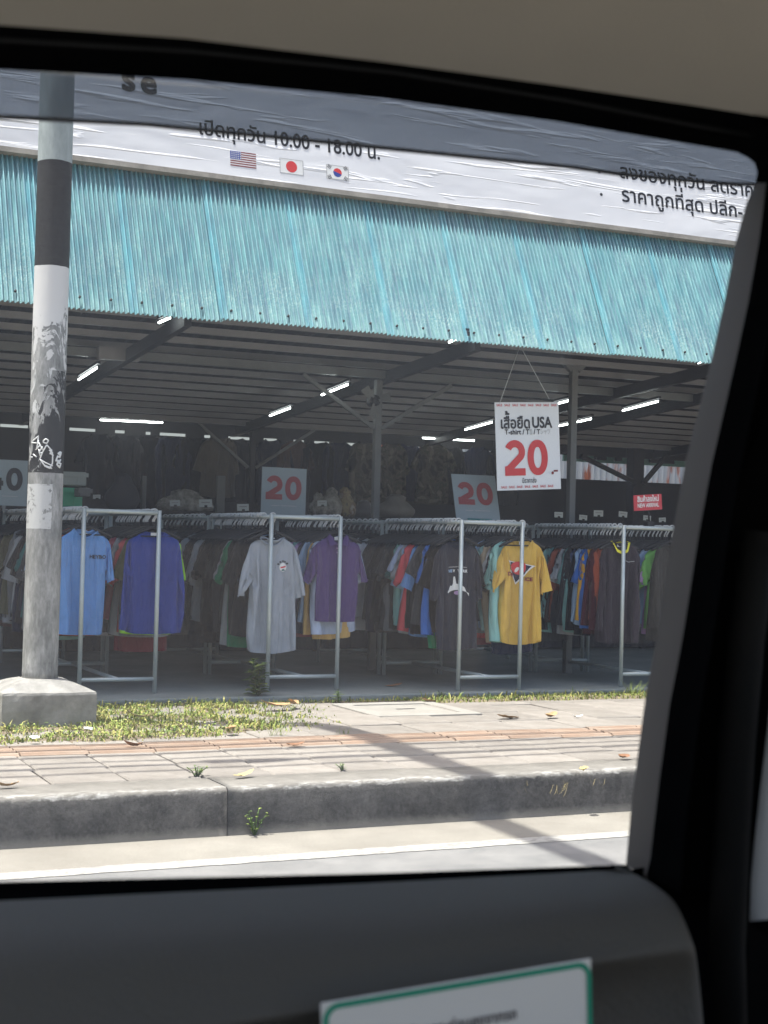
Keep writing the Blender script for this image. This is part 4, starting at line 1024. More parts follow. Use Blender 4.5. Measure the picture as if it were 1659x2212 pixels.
# footing block with sloped cap
def rough_block():
    bm = bmesh.new()
    x0, x1, y0, y1, z1, z2 = -.285, .285, -.30, .28, .215, .285
    n = 14
    def P(u, v_, zz): return (x0 + (x1 - x0) * u, y0 + (y1 - y0) * v_, zz)
    loop = [(i / n, 0) for i in range(n)] + [(1, i / n) for i in range(n)] + [(1 - i / n, 1) for i in range(n)] + [(0, 1 - i / n) for i in range(n)]
    rings = []
    for zz, sc in ((-.02, 1.0), (.05, 1), (.11, 1), (.17, 1), (z1 - .01, 1), (z1 + .004, .985), (z1 + .03, .80), (z1 + .055, .58), (z2, .38)):
        ring = []
        for (u, v_) in loop:
            p = P(.5 + (u - .5) * sc, .5 + (v_ - .5) * sc, zz); a = noise.noise((p[0] * 9, p[1] * 9, zz * 12)) * .007 + noise.noise((p[0] * 30, p[1] * 30, zz * 34)) * .004
            ring.append((p[0] + a, p[1] + a, p[2] + a * .6))
        rings.append(ring)
    m = MB().loft(rings, True); m.f.append(tuple(range(len(m.v) - len(loop), len(m.v)))); return m
o = rough_block().build('footing', M_BLOCK, lp, False)
# graffiti strokes lying on the post
def on_post(px, py, dr=.003):
    q = atY(px, py, PY - PR_); dx = max(-.98, min(.98, (q.x - .42 * 0 - PX) / PR_))
    a = math.asin(dx); return Vector((math.sin(a) * (PR_ + dr), -math.cos(a) * (PR_ + dr), q.z - WALKZ))
ZP = lambda zx, zy: (zx * .3257, 857.3 + zy * .3256)          # from the enlarged crop of the post
strokes = [[(225, 300), (262, 258), (255, 305), (225, 300)], [(262, 285), (250, 340)], [(262, 300), (285, 350)], [(270, 320), (245, 350)], [(285, 330), (262, 368), (280, 370)], [(262, 345), (270, 390)], [(232, 378), (250, 398)], [(225, 395), (228, 400)],
           [(290, 290), (305, 278), (322, 290), (310, 308), (290, 302), (290, 290)], [(310, 318), (338, 350), (350, 385), (348, 440), (330, 475), (300, 460), (268, 412), (285, 365), (310, 318)], [(268, 412), (300, 435), (350, 458)], [(300, 455), (345, 475)], [(325, 352), (350, 372)], [(335, 375), (355, 390)], [(330, 380), (345, 350)],
           [(405, 365), (388, 375), (408, 385), (412, 365), (400, 400), (385, 392), (372, 425), (392, 420), (380, 448), (400, 468), (410, 440), (392, 440), (408, 415)]]
for i, s_ in enumerate(strokes):
    pts = [on_post(*ZP(*p)) for p in s_]; dense = []
    for a_, b_ in zip(pts, pts[1:]): dense += [a_.lerp(b_, t / 3) for t in range(3)]
    dense.append(pts[-1])
    dense = [Vector((p.x, p.y, 0)).normalized() * (PR_ - .0005) + Vector((0, 0, p.z)) for p in dense]
    MB().tube(dense, .0045 if i < 15 else .006, 5).build('graffiti_stroke', M_WHITE, lp, True)

# ================================================================== OVERHEAD CABLES (their shadows cross the pavement)
M_CABLE = plain('black_cable', (.02,.02,.02), .6)
cb = [(7.46, 6.4, .020, .012), (7.66, 6.7, .026, .010), (7.83, 6.2, .018, .014), (8.03, 6.5, .030, .010), (8.24, 6.9, .022, .008), (8.46, 6.3, .030, .011)]
cn = ['lowest and nearest', 'second', 'thin third', 'thick fourth', 'fifth', 'thick and farthest']
for i, (ys, hz_, rr, sl_) in enumerate(cb):
    off = ys + .065 * hz_ 
    pts = [(X, off + sl_ * (X - 3), hz_ + .0016 * (X - 4) ** 2) for X in range(-30, 41, 2)]
    o = MB().tube(pts, rr, 8).build('overhead_cable', M_CABLE, None, True); tag(o, f'black overhead cable above the pavement, {cn[i]} of six', 'cable', 'overhead cables')
o = MB().tube([(1.05 - .05, 7.66 + .065 * 6.7 - .03, 6.70), (1.05 + .4, 7.66 + .065 * 6.7 - .03, 6.70)], [.07, .05], 12).build('shadow_caster', M_CABLE, None, True); tag(o, 'unseen black case added on an overhead cable to cast a shadow', 'shadow caster')  # out of view, added to throw a blob of shadow on the pavement

# ================================================================== GRASS, LEAVES, WEEDS
def gmask(X, Y):
    n1 = noise.noise((X * 1.6, Y * 1.6, 0)) * .5 + noise.noise((X * 5, Y * 5, 2)) * .3
    a = 0
    if Y < 10.33:
        # broad verge round the footing, thinning out to the right
        fr = 8.55 + .10 * noise.noise((X * 2.3, 0, 5)) + max(0, X - 2.9) * .30
        bk = 10.33
        rt = 4.25 - (10.3 - Y) * .25
        a = sst(fr - .05, fr + .22, Y) * (1 - sst(rt - 1.1, rt + .1, X))
        a *= (1.1 + n1) * (.14 + .86 * sst(-.18, .14, noise.noise((X * 3.1, Y * 4.2, 7)) + .35 * noise.noise((X * 9, Y * 9, 3))))
        strip = sst(10.0, 10.12, Y + .06 * noise.noise((X * 3, 1, 1))) * sst(4.95, 5.2, X) * (1.0 + n1) if X > 4.5 else 0
        a = max(a, strip, .55 * sst(10.18, 10.28, Y))
    return a
rg = random.Random(5)
mb = MB(); rings = []
nx, ny = 150, 44
for j in range(ny + 1):
    Y = 8.45 + (10.345 - 8.45) * j / ny; rings.append([(-.5 + 9 * i / nx, Y, WALKZ - .012 + .030 * min(1, max(0, gmask(-.5 + 9 * i / nx, Y))) + .004 * noise.noise((i * .9, j * .9, 0))) for i in range(nx + 1)])
sv = mb.loft(rings, False).build('verge_soil', M_SOIL, None, True); tag(sv, kind='structure')
GR = []
for nm, c0, c1 in (('fresh', (.15,.21,.035), (.28,.34,.07)), ('yellow', (.33,.32,.08), (.46,.42,.15)), ('deep', (.05,.10,.022), (.11,.17,.04))):
    k = NM('grass_' + nm); k.set(k.ramp(k.noise(k.coord(), 30, 3), [(.3, c0), (.7, c1)]), .6, 0, .3); k.b.inputs['Transmission Weight'].default_value = 0
    GR.append(k.m)
gm = [MB() for _ in range(3)]
cnt = 0
while cnt < 21000:
    X = rg.uniform(.9, 7.9); Y = rg.uniform(8.5, 10.345)
    m_ = gmask(X, Y)
    if rg.random() > m_: continue
    if abs(X - PX) < .29 and -.31 < Y - PY < .29: continue
    if 4.28 < X < 5.12 and 9.28 < Y < 10.12: continue
    cnt += 1
    a = rg.uniform(0, 2 * PI); h_ = rg.uniform(.010, .036) * (2.2 if rg.random() < .10 else 1) * (.6 + .4 * min(1, m_)); wd = rg.uniform(.003, .006); ln = rg.uniform(.2, 1.1) * h_
    d = Vector((math.cos(a), math.sin(a), 0)); s_ = Vector((-d.y, d.x, 0)) * wd
    b0 = Vector((X, Y, WALKZ + .004)); p1 = b0 + d * ln * .35 + Vector((0, 0, h_ * .65)); p2 = b0 + d * ln + Vector((0, 0, h_ * rg.uniform(.75, 1)))
    which = 0 if rg.random() < .48 else (1 if rg.random() < .75 else 2)
    gm[which].add([b0 - s_, b0 + s_, p1 + s_ * .8, p1 - s_ * .8, p2], [(0, 1, 2, 3), (3, 2, 4)])
cnt = 0
while cnt < 4200:                                                # small round ground-cover leaves
    X = rg.uniform(.9, 4.4); Y = rg.uniform(8.5, 10.3)
    if rg.random() > gmask(X, Y) * (1.0 if X < 3 else .6): continue
    if abs(X - PX) < .29 and -.31 < Y - PY < .29: continue
    cnt += 1
    c = Vector((X, Y, WALKZ + rg.uniform(.012, .05))); r_ = rg.uniform(.004, .0085); t1 = Vector((rg.uniform(-1, 1), rg.uniform(-1, 1), rg.uniform(-.4, .4))).normalized(); t2 = t1.cross(Vector((rg.uniform(-.5, .5), rg.uniform(-.5, .5), 1))).normalized()
    gm[rg.choice((0, 0, 1, 2))].add([c + t1 * r_ * math.cos(q) + t2 * r_ * math.sin(q) for q in [PI / 3 * i for i in range(6)]], [(0, 1, 2, 3, 4, 5)])
for mb, mt, l in zip(gm, GR, ('fresh green grass and clover on the pavement verge', 'yellowing grass on the pavement verge', 'dark green grass on the pavement verge')):
    tag(mb.build('grass', mt), l, 'grass', kind='stuff')
# dry leaves and litter
M_LEAF = [plain('dry_leaf_tan', (.42,.27,.13), .7, 0, .25, 30), plain('dry_leaf_brown', (.24,.12,.06), .7, 0, .25, 30), plain('dry_leaf_yellow', (.44,.36,.16), .7, 0, .25, 30), plain('paper_litter', (.66,.66,.64), .7, 0, .05)]
def leaf_mesh(ln, wd, curl, seed):
    rings = []; n = 9
    for i in range(n):
        t = i / (n - 1); wv = wd * (math.sin(PI * (t * .92 + .04)) ** .8); zz = curl * (t - .5) ** 2 * 4 * ln * .25
        rings.append([(ln * (t - .5), u * wv / 2, zz + abs(u) * wv * .35 * curl + .006 * noise.noise((t * 6, u * 3, seed)) + .004) for u in (-1, -.5, 0, .5, 1)])
    return MB().loft(rings, False)
LV = [(598, 1526, .26, .09, 0, 10, 'large curled tan leaf lying in the grass behind the lamp post verge'), (632, 1522, .20, .07, 0, 55, 'tan leaf standing on the large curled one in the grass'), (500, 1576, .11, .07, 0, 60, 'pale tan leaf in the middle of the verge'), (287, 1613, .12, .055, 1, 15, 'brown leaf at the front edge of the verge'),
      (638, 1612, .11, .05, 1, 0, 'reddish brown leaf on the ribbed tiles'), (527, 1676, .13, .04, 2, 20, 'yellow leaf on the kerb top right of the joint'), (1098, 1552, .17, .08, 0, 0, 'tan leaf on the tiles in front of the yellow tee'), (1190, 1550, .14, .07, 0, 30, 'tan leaf right of the other on the far tiles'),
      (1246, 1551, .09, .03, 3, 0, 'small pale litter strip on the far tiles'), (1347, 1638, .09, .06, 1, 20, 'small brown leaf near the window pillar'), (15, 1700, .11, .04, 0, 5, 'tan leaf on the kerb at the left edge'), (190, 1579, .08, .06, 3, 40, 'white paper scrap in front of the footing'), (74, 1595, .06, .05, 3, 0, 'small white scrap left of the paper scrap'), (1262, 1690 - 25, .07, .05, 2, 50, 'small yellowish leaf on the kerb near the pillar'),
      (928, 1517, .14, .06, 0, 12, 'tan leaf at the grass strip right of the inspection cover'), (850, 1483, .16, .05, 1, 5, 'dark leaf on the shop floor between the racks'), (308, 1550, .22, .03, 2, 0, 'dry stalk lying in the grass right of the footing')]
for i, (px, py, ln, wd, mi, rz, l) in enumerate(LV):
    zb = FLOORZ if py == 1483 else WALKZ + (.035 if mi != 9 and py < 1600 and px < 700 else .008)
    if px == 527 or px == 15: zb = WALKZ + .010
    c = atZ(px, py, zb); o = leaf_mesh(ln, wd, rg.uniform(.3, .9), i).build('dry_leaf' if mi != 3 else 'paper_scrap', M_LEAF[mi], None, True); o.location = c; o.rotation_euler = (R(rg.uniform(-15, 15)), R(rg.uniform(-10, 10)), R(rz)); tag(o, l, 'leaf' if mi != 3 else 'litter', 'fallen leaves and litter')
# weeds
def leaf_blade(mb, p, d, ln, wd):
    d = d.normalized(); s_ = d.cross(Vector((0, 0, 1))); s_ = s_.normalized() if s_.length > .01 else Vector((1, 0, 0)); u = s_.cross(d); rings = []
    for t in (0, .2, .45, .7, .9, 1):
        wv = wd * math.sin(PI * min(.98, t * .9 + .06)) ** .8; c = p + d * ln * t - Vector((0, 0, 1)) * ln * .35 * t * t
        rings.append([c - s_ * wv / 2 + u * wv * .12, c, c + s_ * wv / 2 + u * wv * .12])
    mb.loft(rings, False)
def weed(base, hgt, nst, nlf, lsz, label, spread=.3, seed=0):
    rnd = random.Random(seed); t = empty('weed', base); tag(t, label, 'plant', 'weeds along the pavement')
    for s_ in range(nst):
        a = rnd.uniform(0, 2 * PI); tip = Vector((math.cos(a) * spread * hgt * rnd.random(), math.sin(a) * spread * hgt * rnd.random(), hgt * rnd.uniform(.7, 1)))
        MB().tube([(0, 0, -.01), tip * .5 + Vector((0, 0, .1 * hgt)), tip], [.004, .003, .002], 5).build('stem', GR[2], t, True)
        for i in range(nlf):
            f = .18 + .82 * i / (nlf - 1); p = tip * f; a2 = i * 2.4 + s_; mb = MB(); leaf_blade(mb, p, Vector((math.cos(a2), math.sin(a2), .55)), lsz * rnd.uniform(.7, 1.1) * (1.15 - .4 * f), lsz * .55)
            mb.build('leaf', GR[2] if rnd.random() < .7 else GR[0], t, True)
b_ = atZ(557, 1516, WALKZ); weed((b_.x, b_.y, WALKZ), .31, 5, 10, .115, 'tall leafy weed growing in front of the grey tee rack', .22, 3)
b_ = atZ(733, 1520, WALKZ); weed((b_.x, b_.y, WALKZ), .10, 4, 5, .05, 'low leafy weed below the purple polo', .8, 4)
b_ = atZ(535, 1797, 0); weed((b_.x, KY - .02, .005), .12, 5, 6, .03, 'small weed at the foot of the kerb', .8, 5)
b_ = atZ(425, 1678, WALKZ); weed((b_.x, b_.y, WALKZ), .055, 6, 5, .028, 'tiny weed on the kerb top left of the joint', 1.4, 6)
b_ = atZ(741, 1665, WALKZ); weed((b_.x, b_.y, WALKZ), .04, 4, 4, .025, 'tiny weed in a tile joint near the lamp shadow', 1.2, 7)
b_ = atZ(8, 1572, WALKZ); weed((b_.x, b_.y, WALKZ + .02), .13, 6, 7, .04, 'leafy weed at the left corner of the footing', .8, 8)
b_ = atZ(955, 1512, WALKZ); weed((b_.x, b_.y, WALKZ), .07, 5, 5, .035, 'low dark weed right of the inspection cover', 1.2, 9)
def tuft(px, py, z, Y, n, ln, label, seed, hang=0):
    rnd = random.Random(seed); c = atY(px, py, Y) if Y else atZ(px, py, z); mb = MB()
    for i in range(n):
        a = rnd.uniform(0, 2 * PI) if not hang else rnd.uniform(PI, 2 * PI); d = Vector((math.cos(a), math.sin(a) * .6, 0)); h_ = ln * rnd.uniform(.6, 1.1); s_ = Vector((-d.y, d.x, 0)) * (.0007 if hang else .0016)
        o_ = Vector((rnd.uniform(-.05, .05), 0, rnd.uniform(-.02, .02) if hang else 0)); up = -1 if hang else 1; p1 = o_ + d * h_ * .4 + Vector((0, 0, up * h_ * .55)); p2 = o_ + d * h_ * .8 + Vector((0, 0, up * h_ * (.7 if hang else .95)))
        mb.add([o_ - s_, o_ + s_, p1 + s_, p1 - s_, p2], [(0, 1, 2, 3), (3, 2, 4)])
    o = mb.build('grass_tuft', M_LEAF[2] if hang else GR[0]); o.location = c; tag(o, label, 'grass', 'grass tufts')
tuft(1212, 1690, 0, KY - .002, 9, .075, 'dry grass tuft hanging over the kerb face near the pillar', 1, 1)
tuft(1130, 1694, 0, KY - .002, 4, .05, 'thin dry grass tuft on the kerb face, left of the larger one', 2, 1)
tuft(1290, 1684, 0, KY - .002, 5, .055, 'dry grass tuft on the kerb face nearest the pillar', 3, 1)
tuft(1370, 1505, WALKZ, 0, 40, .16, 'tall grass tuft at the shop floor edge by the pillar', 4)
tuft(600, 1590, WALKZ, 0, 24, .09, 'grass tuft growing between the ribbed tiles', 5)
tuft(740, 1588, WALKZ, 0, 16, .06, 'small grass tuft near the bend of the lamp shadow', 6)

# ================================================================== CAR (the photograph is taken through its side window)
k = NM('black_trim'); v = k.coord(); k.set(k.mix(k.noise(v, 60, 3), (.003,.0033,.0037), (.005,.0054,.006)), .8, 0, .0); k.bump(k.noise(v, 900, 2), .1, .001); M_TRIM = k.m
k = NM('grey_glass_channel'); v = k.coord(); k.set(k.mix(k.noise(v, 20, 3), (.10,.093,.090), (.125,.118,.113)), .7, 0, .3); M_CHAN = k.m
k = NM('rubber_seal'); k.set((.014,.0145,.015), .7, 0, .05); M_SEAL = k.m
k = NM('grained_door_panel'); v = k.coord(); k.set(k.mix(k.noise(v, 6, 3), (.105,.105,.098), (.128,.128,.119)), .65, 0, .35); k.bump(k.noise(v, 420, 4, .75), .8, .0016); M_DOOR = k.m
k = NM('beige_headliner'); v = k.coord(); k.set(k.mix(k.noise(v, 12, 4), (.40,.38,.33), (.47,.445,.385)), .95, 0, .1); k.bump(k.noise(v, 700, 3), .4, .001); M_HEAD = k.m
k = NM('light_grey_pillar_trim'); v = k.coord(); k.set(k.mix(k.noise(v, 6, 3), (.38,.39,.385), (.44,.45,.445)), .7, 0, .3); M_PILL = k.m
k = NM('car_paint_silver'); k.set((.5, .51, .52), .3, .6, .5); M_CARP = k.m
# window glass: clear, with a pale diffuse veil painting in reflected haze
k = NM('hazed_window_glass'); k.t.nodes.remove(k.b)
tr = k.n('ShaderNodeBsdfTransparent'); tr.inputs[0].default_value = (.975, .985, .98, 1)
gl = k.n('ShaderNodeBsdfGlossy'); gl.inputs['Roughness'].default_value = .02
fr = k.n('ShaderNodeFresnel'); fr.inputs[0].default_value = 1.25
du = k.n('ShaderNodeBsdfDiffuse'); du.inputs[0].default_value = (.66, .69, .75, 1); tl_ = k.n('ShaderNodeBsdfTranslucent'); tl_.inputs[0].default_value = (.66, .69, .75, 1)
m0 = k.n('ShaderNodeMixShader'); m0.inputs[0].default_value = .5; k.l(du.outputs[0], m0.inputs[1]); k.l(tl_.outputs[0], m0.inputs[2])
m1 = k.n('ShaderNodeMixShader'); k.l(fr.outputs[0], m1.inputs[0]); k.l(tr.outputs[0], m1.inputs[1]); k.l(gl.outputs[0], m1.inputs[2])
m2 = k.n('ShaderNodeMixShader'); k.l(m1.outputs[0], m2.inputs[1]); k.l(m0.outputs[0], m2.inputs[2])
k.l(k.ramp(k.noise(k.coord((9, 1, 2)), 2.2, 4, .6), [(.35, .042), (.7, .064)]), m2.inputs[0])  # veil strength; stretched noise stands in for faint reflection streaks
k.l(m2.outputs[0], k.out.inputs[0]); M_GLASS = k.m
k = NM('smoked_acrylic'); k.t.nodes.remove(k.b)
tr = k.n('ShaderNodeBsdfTransparent'); tr.inputs[0].default_value = (.46, .495, .54, 1)
gl = k.n('ShaderNodeBsdfGlossy'); gl.inputs['Roughness'].default_value = .08; gl.inputs[0].default_value = (.8, .85, .9, 1)
df = k.n('ShaderNodeBsdfDiffuse'); df.inputs[0].default_value = (.10, .12, .15, 1)
m1 = k.n('ShaderNodeMixShader'); m1.inputs[0].default_value = .02; k.l(tr.outputs[0], m1.inputs[1]); k.l(gl.outputs[0], m1.inputs[2])
m2 = k.n('ShaderNodeMixShader'); m2.inputs[0].default_value = .12; k.l(m1.outputs[0], m2.inputs[1]); k.l(df.outputs[0], m2.inputs[2]); k.l(m2.outputs[0], k.out.inputs[0]); M_SMOKE = k.m

car = empty('car', (0, .1, 0)); tag(car, 'dark car cabin around the open view of its side window', 'car')
car_inv = Matrix.Translation((0, -.1, 0))
def cpart(name, mb, mat, smooth=False): o = mb.build(name, mat, car, smooth); o.matrix_parent_inverse = car_inv; return o
def interp(pts, x):
    for (xa, ya), (xb, yb) in zip(pts, pts[1:]):
        if x <= xb: return ya + (yb - ya) * (x - xa) / (xb - xa)
    return ya + (yb - ya) * (x - xa) / (xb - xa)
XL = -900
# outlines of the opening seen on successive planes inside the door (all run: sill left -> sill right -> up the pillar -> top right -> top left)
sill0 = [(XL, 1935), (0, 1905), (830, 1886), (1352, 1868)]
pil0 = [(1352, 1868), (1362, 1760), (1375, 1650), (1395, 1500), (1420, 1370), (1453, 1150), (1480, 1000), (1537, 775), (1565, 650), (1590, 520), (1612, 440), (1632, 395)]
cor0 = [(1632, 395), (1636, 372), (1630, 352), (1612, 338), (1590, 328)]
top0 = [(1590, 328), (1500, 313), (1200, 262), (830, 213), (400, 172), (0, 150), (XL, 112)]
sill1 = [(XL, 1985), (0, 1946), (830, 1906), (1356, 1878)]
pil1 = [(1400, 1897), (1412, 1790), (1425, 1680), (1447, 1520), (1475, 1375), (1510, 1150), (1538, 1000), (1590, 775), (1617, 650), (1640, 520), (1650, 440), (1655, 395)]
cor1 = [(1656, 380), (1652, 355), (1645, 336), (1628, 318), (1600, 305)]
top1 = [(1592, 300), (1500, 284), (1200, 226), (830, 166), (400, 122), (0, 99), (XL, 60)]
pil2 = [(1470, 1932), (1478, 1820), (1492, 1700), (1512, 1540), (1540, 1380), (1575, 1150), (1602, 1000), (1648, 775), (1672, 650), (1690, 520), (1695, 440), (1698, 395)]
cor2 = [(1698, 370), (1695, 340), (1686, 310), (1668, 285), (1640, 262)]
top2 = [(1625, 248), (1500, 228), (1200, 184), (830, 134), (400, 83), (0, 54), (XL, 10)]
def outline3(parts, Y): return [atY(px, py, Y) for prt in parts for px, py in prt]
o0 = outline3((sill0, pil0, cor0, top0), .735); o1 = outline3((sill1, pil1, cor1, top1), .690); 
o2 = outline3((sill1, pil2, cor2, top2), .640)
oz = [CAMPOS + (p - CAMPOS) * 1.06 + Vector((.004, 0, .004 if p.z > ZC else -.004)) for p in o0]
nS, nP, nC = len(sill0), len(pil0), len(cor0)
def seg(o, a, b): return o[a:b]
def offs(o, dy): return [p + Vector((0, dy, 0)) for p in o]
# glass run channel up the pillar, dark upper rail, seals
cpart('glass_channel', MB().loft([seg(oz, nS, nS + nP), seg(o0, nS, nS + nP), seg(o1, nS, nS + nP)], False), M_CHAN, True)
cpart('upper_rail', MB().loft([seg(oz, nS + nP - 1, len(o0)), seg(o0, nS + nP - 1, len(o0)), seg(o1, nS + nP - 1, len(o1))], False), M_TRIM, True)
mid = [(a * .45 + b * .55) + Vector((0, -.012, 0)) for a, b in zip(o1, o2)]
cpart('door_frame_trim', MB().loft([seg(o1, nS, len(o1)), [p + Vector((0, -.010, 0)) for p in seg(o1, nS, len(o1))], seg(mid, nS, len(o1)), seg(o2, nS, len(o2))], False), M_TRIM, True)
sealp = seg(o1, nS + nP + nC, len(o1)); cpart('door_seal', MB().tube([p + Vector((0, -.012, .004)) for p in sealp], .006, 8), M_SEAL, True)
cpart('sill_seal', MB().loft([seg(oz, 0, nS), seg(o0, 0, nS), offs(seg(o1, 0, nS), -.0)], False), M_TRIM, True)
# outer door skin and outer frame (seen only from outside)
od = atY(0, 1905, .79); 
sk_ = [CAMPOS + (p - CAMPOS) * 1.085 + Vector((0, 0, -.008)) for p in o0[:nS]]
cpart('outer_door_skin', MB().loft([[Vector((p.x, p.y + dy, zz if zz else p.z)) for p in sk_] for dy, zz in ((0, 0), (.012, 0), (.03, 1.0), (.02, .45))], False), M_CARP)
# glass pane
ga = atY(XL, 1990, .733); gb = atY(1700, 100, .733)
P_ = [atY(XL, 1985, .738), atY(1380, 1900, .738), atY(1690, 300, .738), atY(XL, 60, .738)]
cpart('window_glass', MB().loft([P_, offs(P_, .004)], True, True), M_GLASS)
# smoked rain visor outside the top of the window
vis_t = [(XL, 60), (0, 118), (400, 142), (830, 185), (1200, 235), (1500, 288), (1610, 316), (1680, 345)]
vis_b = [(XL, 205), (0, 251), (320, 268), (830, 319), (1245, 361), (1350, 377), (1560, 396), (1680, 400)]
vt = [atY(*p, .80) for p in vis_t]; vb = [atY(*p, .835) for p in vis_b]; vm = [(a + b) / 2 + Vector((0, .003, 0)) for a, b in zip(vt, vb)]
cpart('rain_visor', MB().loft([vt, vm, vb, offs(vb, .0025), offs(vm, .0025), offs(vt, .0025)], False), M_SMOKE, True)
cpart('visor_edge', MB().tube([p + Vector((0, .001, 0)) for p in vb], .0014, 6), M_SEAL, True)
# headliner, rolling from the door frame up over the seats
hl = [atY(*p, .640) for p in reversed(top2)]; hl = [atY(XL * 1.2, 0, .64)] + hl + [atY(1760, 268, .64), atY(2300, 345, .64)]
rings = []
for dy, dz, in ((0, 0), (-.02, .004), (-.045, .015), (-.075, .034), (-.13, .062), (-.22, .090), (-.40, .115), (-.75, .125), (-1.15, .12), (-1.38, .10)):
    rings.append([p + Vector((0, dy, dz)) for p in hl])
cpart('headliner', MB().loft(rings, False), M_HEAD, True)
cpart('roof_skin', MB().box((-.6, -.76, 1.80), (1.15, .78, 1.815)), M_CARP)
cpart('outer_roof_rail', MB().box((-.9, .70, 1.745), (1.15, .79, 1.80)), M_CARP)
# door panel below the window
rowsD = [([(XL, 1985), (0, 1946), (830, 1906), (1356, 1878)], .690), ([(XL, 1995), (0, 1956), (830, 1915), (1362, 1882)], .676), ([(XL, 2045), (0, 2003), (830, 1955), (1400, 1897)], .640), ([(XL, 2130), (0, 2085), (830, 2030), (1470, 1932)], .612), ([(XL, 2250), (0, 2200), (700, 2130), (950, 2095), (1300, 2035), (1500, 1972)], .600),
         ([(XL, 2340), (0, 2290), (700, 2178), (950, 2138), (1300, 2073), (1526, 2041)], .590), ([(XL, 2350), (0, 2302), (700, 2190), (950, 2150), (1300, 2085), (1530, 2056)], .592), ([(XL, 2400), (0, 2350), (700, 2240), (950, 2200), (1300, 2130), (1536, 2100)], .634), ([(XL, 2700), (0, 2600), (700, 2500), (1300, 2420), (1560, 2330)], .630), ([(XL, 3300), (0, 3200), (1600, 3000)], .640)]
rings = []
for pts, Y in rowsD:
    xe = pts[-1][0]; rings.append([atY(XL + (xe - XL) * i / 40, interp(pts, XL + (xe - XL) * i / 40), Y) for i in range(41)])
for r_ in rings: r_.append(r_[-1] + Vector((.004, .05, 0))); 
o = cpart('door_panel', MB().loft(rings, False), M_DOOR, True)
sb = o.modifiers.new('smooth', 'SUBSURF'); sb.levels = 2; sb.render_levels = 2
# black inner door edge and centre pillar
cpart('centre_pillar', MB().loft([[atY(px, py, .69) for px, py in ((1396, 1893), (1560, 1150), (1720, 380), (1760, 200))] , [atY(px, py, .66) for px, py in ((1640, 1960), (1760, 1150), (1840, 380), (1870, 200))], [atY(px, py, .66) for px, py in ((2300, 1960), (2300, 1150), (2300, 380), (2300, 200))]], False), M_TRIM)
cpart('door_edge', MB().loft([[atY(px, py, Y) for px, py in ((1300, 1890), (1380, 1980), (1400, 2080), (1420, 2330), (1450, 3000))] for Y in (.70,)] + [[atY(px, py, .70) for px, py in ((2300, 1700), (2300, 1940), (2300, 2050), (2300, 2330), (2300, 3000))]], False), M_TRIM)
cpart('pillar_seal', MB().tube([atY(px, py, .655) for px, py in ((1578, 2330), (1570, 2050), (1580, 1800), (1592, 1600), (1612, 1380), (1640, 1150))], .010, 10), M_SEAL, True)
cpart('upper_pillar', MB().add([atY(px, py, .705) for px, py in ((1450, 150), (1450, 240), (1560, 270), (1640, 296), (1664, 335), (1670, 400), (1672, 900), (2300, 900), (2300, 150))], [tuple(range(9))]), M_TRIM)
# pale trim at far right
pl = [(1668, 1480), (1660, 1560), (1643, 1700), (1630, 1820), (1623, 1900), (1620, 1990)]
pr = [(2300, 1480), (2300, 1560), (2300, 1700), (2300, 1820), (2300, 1990), (2300, 2200)]
cpart('pillar_trim', MB().loft([[atY(*p, .62) for p in pl], [atY(*p, .585) + Vector((.012, 0, 0)) for p in pl], [atY(*p, .50) for p in pr]], False), M_PILL, True)
cpart('belt_anchor', MB().loft([[atY(1617, 1996, .58), atY(1659, 2024, .575), atY(2300, 2300, .49)], [atY(1615, 3000, .58), atY(1660, 3000, .575), atY(2300, 3000, .49)]], False), M_TRIM)
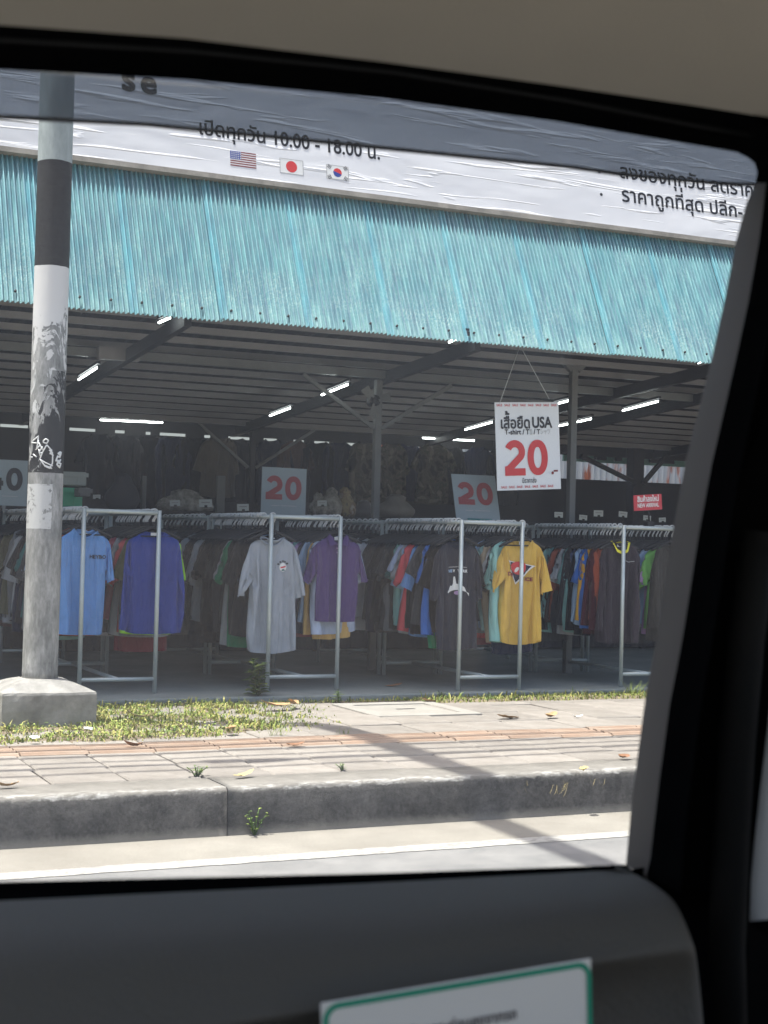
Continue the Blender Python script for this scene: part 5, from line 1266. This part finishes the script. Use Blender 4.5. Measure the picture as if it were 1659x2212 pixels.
# rest of the cabin behind the camera: far door, floor, seat backs, bulkheads with glazed openings
cpart('cabin_floor', MB().box((-.95, -.78, .42), (1.25, .78, .46)), M_SEAL)
cpart('far_door', MB().box((-.95, -.80, .46), (1.25, -.76, .98)), M_DOOR)
cpart('rear_bulkhead', MB().box((1.20, -.76, .46), (1.24, .62, 1.00)), M_DOOR)
o = cpart('seat', MB().box((-.90, -.70, .46), (-.40, .60, .85)).box((-.95, -.70, .84), (-.80, .50, 1.20)), M_DOOR); bevel(o, .05, 3)
# notice card on the door panel
cc = [(695, 2168), (1276, 2110), (1300, 2330), (712, 2388)]
Pc = [atY(px, py, .578) for px, py in cc]
nc = Pc[0].copy(); no = empty('notice_card', nc); tag(no, 'white notice card with green border and thai lettering on the door panel', 'notice')
ux = (Pc[1] - Pc[0]); wC = ux.length; ux.normalize(); uz = (Pc[0] - Pc[3]); hC = uz.length; uz.normalize(); uy = uz.cross(ux).normalized()
no.matrix_world = Matrix(((ux.x, uy.x, uz.x, nc.x), (ux.y, uy.y, uz.y, nc.y), (ux.z, uy.z, uz.z, nc.z), (0, 0, 0, 1)))
M_NOTE = plain('glossy_white_card', (.86,.88,.86), .35, 0, .02); M_GRN = plain('green_card_border', (.02,.34,.22), .4, 0, .05)
MB().box((0, 0, -hC), (wC, .0012, 0)).build('card', M_NOTE, no)
def rrect(x0, z0, x1, z1, r_, n=8):
    pts = []
    for cx_, cz_, a0 in ((x1 - r_, z1 - r_, 0), (x0 + r_, z1 - r_, 90), (x0 + r_, z0 + r_, 180), (x1 - r_, z0 + r_, 270)):
        pts += [(cx_ + r_ * math.cos(R(a0 + 90 * i / n)), cz_ + r_ * math.sin(R(a0 + 90 * i / n))) for i in range(n + 1)]
    return pts
e = wC * .011; path = rrect(e, -hC + e, wC - e, -e * 1.2, wC * .045); vs, fs = stroke2d(path, wC * .019, True)
MB().add([(p[0], -.0006, p[1]) for p in vs], fs).build('border', M_GRN, no)
text_mesh('ตรวจสอบสัมภาระก่อนลงจากรถ', .02, x0=wC * .12, x1=wC * .70, z0=-wC * .155, y=-.0004).build('lettering', plain('grey_ink', (.16,.15,.16), .6), no)
